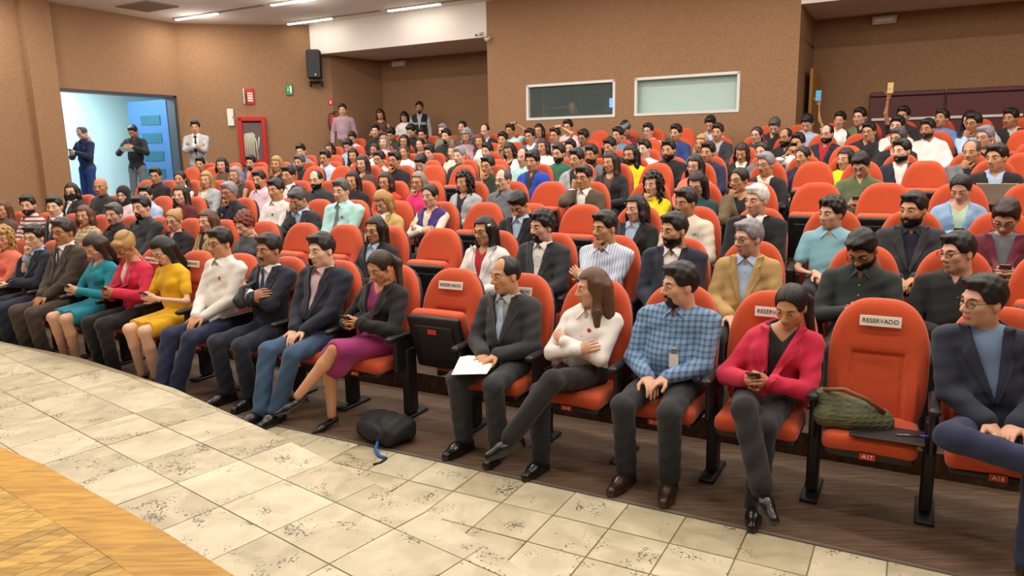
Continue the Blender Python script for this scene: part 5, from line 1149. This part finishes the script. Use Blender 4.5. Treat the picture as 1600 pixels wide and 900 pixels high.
    if 'watch' in fl or (pose in ('lap', 'crossed') and lod < 1 and not fem):
        q = W2_[0] + (E2[0] - W2_[0]) * .12; d = (E2[0] - W2_[0]) / np.linalg.norm(E2[0] - W2_[0])
        build('wristwatch', [(*tube([q - d * .01, q + d * .01], .036, 12), 0)], [METAL], root)
    if 'letters' in fl:
        z = lerp(.60)[2]; text(fl['letters'], .075, cloth(fl.get('lcol', 'wh')), root, (N[0], front_y(N[0], z) + .05, z), (math.pi / 2, 0, math.pi), .006)
    # trousers or skirt, shoes
    tc_ = fl.get('trou', tcs[0] if ttype == 'suit' and tcs[0] in ('ch', 'nv', 'k', 'br2', 'gy') else 'k')
    if lod < 1 or stand:
        VL = Vol(np.minimum(np.min([*K, *AN, P], axis=0), -.2) - .14, np.max([*K, *AN, P], axis=0) + .16, h)
        if skirted:
            for i in (0, 1): VL.cap(HP[i], HP[i] + (K[i] - HP[i]) * .97, .088, .070, .05)
            m_ = (K[0] + K[1]) / 2; VL.cap(P, P + (m_ - P) * .85 + (0, 0, -.03), .12, .085, .05)
            kk = m_ - np.array([0, .03, 0])
            if leg != 'plain': VL.cap(kk, kk - np.array([0, .02, .10]), .075, .085, .05)
            VL.cut(VL.Y - max(K[0][1], K[1][1]) + (.05 if leg == 'plain' else -.03))
            VL.F = (VL.F + .003 * np.sin(VL.X * 60 + VL.Z * 15)).astype(np.float32); cl(VL, 'skirt', fl['skirt'])
        else:
            for i in (0, 1):
                fl_ = .058 if fem else .062
                VL.cap(HP[i], K[i], .084 * w ** .6, .066, .03); VL.cap(K[i], AN[i] + (0, 0, .015 if leg == 'plain' else .0), .066, fl_, .012)
            VL.ell(P - (0, 0, .01), (.165 * w, .125, .10), .04)
            VL.F = (VL.F + .0045 * np.sin(VL.X * 45 + VL.Z * 40) * np.sin(VL.Y * 35 + VL.Z * 22)).astype(np.float32); cl(VL, 'trousers', tc_)
        for i in (0, 1):
            sd_ = np.array([(-.12 if i == 0 else .12), 1, 0]); tilt = 0
            if AN[i][2] > .2:
                sh_ = AN[i] - K[i]; sh_ /= np.linalg.norm(sh_); sd_ = sh_ * .3 + np.array([sh_[0], sh_[1], 0]) * .8 + np.array([0, 0, .05]); zz = -sh_ + np.array([0, 0, .3])
            else: zz = np.array([0, 0, 1.0])
            fr = frame(sd_, zz); SM = np.eye(4); SM[:3, :3] = fr * (.93 if fem else 1.05); SM[:3, 3] = AN[i] - fr[:, 2] * .085
            if AN[i][2] < .2: SM[2, 3] = .002
            o = build('shoe', None, None, root, mesh=MESH['shoe_pump' if skirted else 'shoe_oxford']); o.matrix_local = Matrix([list(r_) for r_ in SM]); omat(o, SHOEB if fl.get('shoe') == 'br' else SHOEK)
    else:
        key = 'legs'
        if key not in MESH:
            VL = Vol((-.3, -.2, .0), (.3, .56, .68), .022)
            for i in (0, 1): VL.cap(HP[i], K[i], .080, .062, .03); VL.cap(K[i], AN[i], .062, .055, .012)
            VL.ell(P - (0, 0, .01), (.15, .12, .10), .04); v, f = VL.mesh(); o = build('trousers', [(v, f, 0)], [BLK]); MESH[key] = o.data; bpy.data.objects.remove(o)
            MESH['legs_an'] = [a.copy() for a in AN]
        o = build('trousers', None, None, root, mesh=MESH[key]); omat(o, cloth(tc_))
        for a in MESH['legs_an']: build('shoe', None, None, root, mesh=MESH['shoe_oxford'], loc=(a[0], a[1], .002))
    # things held: separate objects placed in world space
    RM = Matrix.Translation(loc) @ Matrix.Rotation(rz, 4, 'Z')
    def held(name, lab, cat, p, rot, parts_):
        t = thing(name, lab, cat); t.matrix_world = RM @ Matrix.Translation(p) @ rot.to_4x4()
        for n_, pr, m_ in parts_: build(n_, pr, [m_], t, smooth=False)
    who = label.split(',')[0].replace('person in ', '')
    who = ' '.join(who.split()[:9])
    PHM = mat('phone_black', '15161a', .25, coat=.4); SCR = mat('phone_screen', '3a4658', .1, emit='8fa6c8', estr=.25)
    if pose in ('phone', 'phonehi', 'call') or pose == 'raiseR':
        if pose == 'call': c = (HMATS[1] @ np.array([0, .09, -.03, 1]))[:3]; rot = Matrix.Rotation(math.radians(90), 3, 'Z') @ Matrix.Rotation(math.radians(80), 3, 'X')
        elif pose == 'raiseR': c = (HMATS[1] @ np.array([.0, .12, -.04, 1]))[:3]; rot = Matrix.Rotation(math.radians(100), 3, 'X')
        else: c = (HMATS[0] @ np.array([0, .085, -.035, 1]))[:3] * .5 + (HMATS[1] @ np.array([0, .085, -.035, 1]))[:3] * .5; rot = Matrix.Rotation(math.radians(35 if pose == 'phone' else 80), 3, 'X')
        casec = PHM
        if pose == 'raiseR': casec = mat('blue_phone', '1f8fc0', .3) if tcs[0] == 'wh' else mat('gold_phone', 'b99c5a', .3)
        held('smartphone', ('raised phone' if pose == 'raiseR' else 'smartphone') + ' held by person in ' + who, 'phone', Vector(c), rot, [('case', [(*rbox((0, 0, 0), (.075, .15, .009), .003), 0)], casec), ('screen', [(*box((0, 0, .0052), (.066, .136, .001)), 0)], SCR)])
    if fl.get('hold') == 'papers':
        held('paper_sheets', 'white paper sheets on the lap of person in ' + who, 'paper', Vector((.05, .33, .592)), Matrix.Rotation(math.radians(-8), 3, 'X') @ Matrix.Rotation(.25, 3, 'Z'), [('sheet', [(*box((.01 * i - .01, .012 * i, .003 * i), (.216, .28, .0015), .06 * i), 0)], PAPER) for i in range(3)])
    if fl.get('hold') == 'folder':
        held('folder', 'cream cardboard folder with dark tablet held by person in ' + who, 'folder', Vector((.0, .27, .80)), Matrix.Rotation(math.radians(55), 3, 'X'), [('cover', [(*box((0, 0, 0), (.33, .24, .004)), 0)], cloth('cr')), ('tablet', [(*box((.02, -.04, .006), (.22, .14, .008)), 0)], cloth('dgy'))])
    if pose == 'read':
        held('document', 'folded white document held by person in ' + who, 'paper', Vector((0, .36, hc - .36)), Matrix.Rotation(math.radians(30), 3, 'X'), [('sheet', [(*box((0, 0, 0), (.24, .16, .003)), 0)], PAPER)])
    return root

# ------------------------------------------------------------------ the audience in its seats
LAST = set()
occ = {}
for r, u, *_ in PEOPLE: occ.setdefault(r, []).append(u)
for r, u in EMPTY_SEATS: occ.setdefault(r, []).append(u)
for r in occ: LAST.add((r, round(max(occ[r]), 3)))
used = {}
def uniq(lab, alt):
    if lab in used:
        for extra in alt:
            l2 = lab + extra
            if l2 not in used and len(l2.split()) <= 16: lab = l2; break
    used[lab] = 1; return lab
def rowp(r): return ROWN[r] + ' row'
byrow = {}
for p in PEOPLE: byrow.setdefault(p[0], []).append(p)
for r, lst in byrow.items():
    lst.sort(key=lambda p: p[1])
    for i, (r_, u, lean, dz, top, hair, flags, desc) in enumerate(lst):
        pose = [t[5:] for t in flags.split() if t.startswith('pose=')][0]
        short = desc.split(',')[0]
        lab = 'person in ' + desc
        if ',' not in desc: lab += ', ' + POSE_TXT[pose]
        lab += ', ' + rowp(r)
        nb = lst[i - 1][7].split(',')[0] if i else lst[i + 1][7].split(',')[0]; nb2 = lst[i + 1][7].split(',')[0] if i + 1 < len(lst) else nb
        if len(lab.split()) > 16: lab = 'person in ' + short + ', ' + rowp(r)
        lab = uniq(lab, [' beside ' + nb, ' beside ' + nb2])
        loc = UV(u, V0[r], FZ[r])
        person(r, loc, ROTZ, lean, dz, top, hair, flags, lab, 'seated audience')
        num = None; sign = False
        if r == 0:
            n = 18 + int(round((u - .42) / .56)); num = 'A%d' % n; sign = n in (6, 7, 13, 16)
        seat(r, u, uniq('orange seat taken by person in %s, %s' % (' '.join(short.split()[:8]), rowp(r)), [' beside ' + nb, ' beside ' + nb2, ' next to ' + ' '.join(nb2.split()[:3])]), False, num, sign, 'orange auditorium seats')
for r, u in EMPTY_SEATS:
    n = 18 + int(round((u - .42) / .56)) if r == 0 else 0
    near = sorted(byrow[r], key=lambda p: abs(p[1] - u))[:1][0][7].split(',')[0]
    folded = not (r == 0 and n == 17)
    lab = {12: 'empty tipped-up orange front row seat showing its black underside', 17: 'empty orange front row seat with RESERVADO sign, bag and folder on it'}.get(n) or uniq('empty orange seat beside person in %s, %s' % (' '.join(near.split()[:7]), rowp(r)), [' too'])
    seat(r, u, lab, folded, ('A%d' % n) if r == 0 else None, n in (12, 17), 'orange auditorium seats')

# people standing
KK = 1.101
def stander(xy, z, floor_z, face, top, hair, flags, label, lod=4):
    person(lod, Vector((xy[0], xy[1], floor_z)), face, 0, 0, top, hair, flags, label, 'people standing', True, False, hz=z - floor_z)
toC = lambda xy, off=0: math.atan2(-xy[1], -xy[0]) - math.pi / 2 + math.radians(off)
stander((-5.93, 14.3), 2.475, .825, toC((-5.93, 14.3), -12), 'suit:lg/wh/k', 'short-k', 'pose=crossed trou=gy', 'person in light grey suit and dark tie standing with folded arms by the door', 3)
stander((-8.2, 14.55), 2.42, .80, toC((-8.2, 14.55), -50), 'shirt:nv2', 'recede-gk', 'pose=phone pitch=35 trou=bl2 logo=wh', 'person in navy work shirt and jeans standing in the doorway with a phone', 3)
stander((-7.6, 15.3), 2.46, .80, toC((-7.6, 15.3), -25), 'suit:k/ch/-', 'short-k', 'pose=read pitch=30 trou=gy', 'person in black jacket and grey trousers standing in the doorway reading', 3)
stander((-3.5, 16.0), 2.84, LANDZ, toC((-3.5, 16.0), -8), 'shirt:lp2', 'short-db', 'pose=side trou=tb', 'person in mauve shirt standing beside the fire extinguisher')
stander((-2.83, 16.73), 2.766, LANDZ, toC((-2.83, 16.7), -10), 'tank:br', 'long-db', 'f pose=phone pitch=25', 'person in brown sleeveless top standing in the left recess with a phone')
stander((-2.30, 16.73), 2.70, LANDZ, toC((-2.3, 16.7), -15), 'tee:wh', 'long-k', 'f pose=lap pitch=32', 'person in white top leaning on the recess wall')
stander((-1.94, 16.5), 2.887, LANDZ, toC((-1.94, 16.5), -10), 'vest:k/lg', 'short-k', 'pose=side letters=PANTERS beard=goat', 'person in black and grey varsity jacket with white lettering standing in recess')
bp_ = UV(-5.93, BOOTHV + 1.05)
person(4, UV(-5.95, BOOTHV + .79, LANDZ + .34), ROTZ, 0, .0, 'sweat:nv3', 'long-k', 'f pose=lap pitch=10', 'person seated behind the dark left booth window', None, False, False)
bs_ = thing('office_stool', 'dark stool under the person in the control booth', 'stool', UV(-5.95, BOOTHV + .79, LANDZ), ROTZ)
build('seat', [(*lathe([(.001, .7), (.2, .7), (.21, .75), (.2, .77), (.001, .77)], 16), 0)], [BLK], bs_); build('post', [(*tube([(0, 0, .02), (0, 0, .7)], .03, 8), 0)], [BLK], bs_); build('base', [(*lathe([(.001, 0), (.22, 0), (.2, .03), (.001, .04)], 16), 0)], [BLK], bs_)

# ------------------------------------------------------------------ bags and papers
def sd_bag(c, s, r, h, fn): 
    V = Vol([c[i] - s[i] - .06 for i in range(3)], [c[i] + s[i] + .06 for i in range(3)], h); fn(V); V.F = V.F.astype(np.float32); return V.mesh()
BAGK = mat('black_nylon', '1c1d20', .7, bump=.4, scale=90)
bg = thing('backpack', 'black backpack lying on the floor in front of the tipped-up seat', 'backpack', UV(-3.12, V0[0] - .42, 0), ROTZ - .25)
def bpf(V):
    V.cap((-.14, -.06, .09), (.14, -.06, .08), .085, .08, 0); V.cap((-.14, .07, .08), (.13, .06, .07), .075, .07, .06); V.cap((-.13, 0, .10), (.1, 0, .11), .09, .07, .05)
    V.F = V.F + .006 * np.sin(V.X * 42 + V.Y * 20) * np.sin(V.Z * 50 + V.X * 15); V.cut(-V.Z + .001 + 0 * V.X + 0 * V.Y)
build('bag', [(*sd_bag((0, 0, .1), (.24, .17, .12), 0, .010, bpf), 0)], [BAGK], bg)
build('pocket', [(*sd_bag((0, .12, .09), (.15, .05, .08), 0, .010, lambda V: (V.ell((0, .115, .09), (.14, .045, .07), 0), V.cut(.002 - V.Z + 0 * V.X + 0 * V.Y))), 0)], [BAGK], bg)
build('strap', [(*tube([(-.10, .13, .05), (-.16, .2, .03), (-.24, .23, .012), (-.30, .22, .01)], .012, 8), 0)], [mat('blue_webbing', '1f5fae', .7)], bg)
build('strap', [(*tube([(-.30, .22, .012), (-.32, .28, .008), (-.31, .33, .008)], .008, 8), 0)], [BAGK], bg)
u17 = -.14
OLV = mat('olive_quilting', '5c6146', .8, noise=.12, scale=20)
nt = OLV.node_tree; tc = nt.nodes.new('ShaderNodeTexCoord'); wv = nt.nodes.new('ShaderNodeTexWave'); wv2 = nt.nodes.new('ShaderNodeTexWave'); wv.wave_type = wv2.wave_type = 'BANDS'; wv.bands_direction = 'DIAGONAL'
for w_, rr in ((wv, 0), (wv2, 1.57)):
    mp = nt.nodes.new('ShaderNodeMapping'); mp.inputs['Rotation'].default_value = (0, rr, 0); nt.links.new(tc.outputs['Object'], mp.inputs[0]); nt.links.new(mp.outputs[0], w_.inputs[0]); w_.inputs['Scale'].default_value = 13
mxm = nt.nodes.new('ShaderNodeMath'); mxm.operation = 'MINIMUM'; nt.links.new(wv.outputs['Fac'], mxm.inputs[0]); nt.links.new(wv2.outputs['Fac'], mxm.inputs[1])
bpn = nt.nodes.new('ShaderNodeBump'); bpn.inputs['Strength'].default_value = .4; bpn.inputs['Distance'].default_value = .012; nt.links.new(mxm.outputs[0], bpn.inputs['Height']); nt.links.new(bpn.outputs['Normal'], nt.nodes['Principled BSDF'].inputs['Normal'])
hb_ = thing('handbag', 'olive green quilted handbag on the reserved empty seat', 'bag', UV(u17 - .09, V0[0] - .13, FZ[0] + .475), ROTZ + .35)
build('bag', [(*sd_bag((0, 0, .12), (.22, .13, .14), 0, .009, lambda V: (V.cap((-.13, 0, .05), (.13, 0, .06), .06, .065, 0), V.cap((-.02, -.01, .08), (.15, -.02, .17), .07, .035, .06), V.cap((-.15, .02, .03), (.02, .03, .06), .05, .06, .04), V.cut(.002 - V.Z + 0 * V.X + 0 * V.Y))), 0)], [OLV], hb_)
build('handle', [(*tube([(-.14, .05, .10), (-.05, .06, .17), (.06, .04, .215), (.15, .0, .20)], .012, 8), 0)], [mat('tan_leather', '7a4a2a', .5)], hb_)
fd = thing('document_folder', 'black document folder lying on the reserved empty seat', 'folder', UV(u17 + .08, V0[0] - .19, FZ[0] + .485), ROTZ)
build('cover', [(*rbox((0, 0, 0), (.34, .20, .012), .003), 0)], [mat('dark_brown_leather', '241a1c', .5)], fd, smooth=False)
pn_ = thing('pen', 'purple and silver pen on the black folder', 'pen', UV(u17 + .17, V0[0] - .2, FZ[0] + .497), ROTZ + .3)
build('barrel', [(*tube([(-.06, 0, 0), (.05, 0, 0)], .0045, 8), 0)], [mat('steel', '8f9498')], pn_); build('cap', [(*tube([(-.1, 0, 0), (-.06, 0, 0)], .0055, 8), 0)], [mat('purple_plastic', '5a3cc0', .4)], pn_)
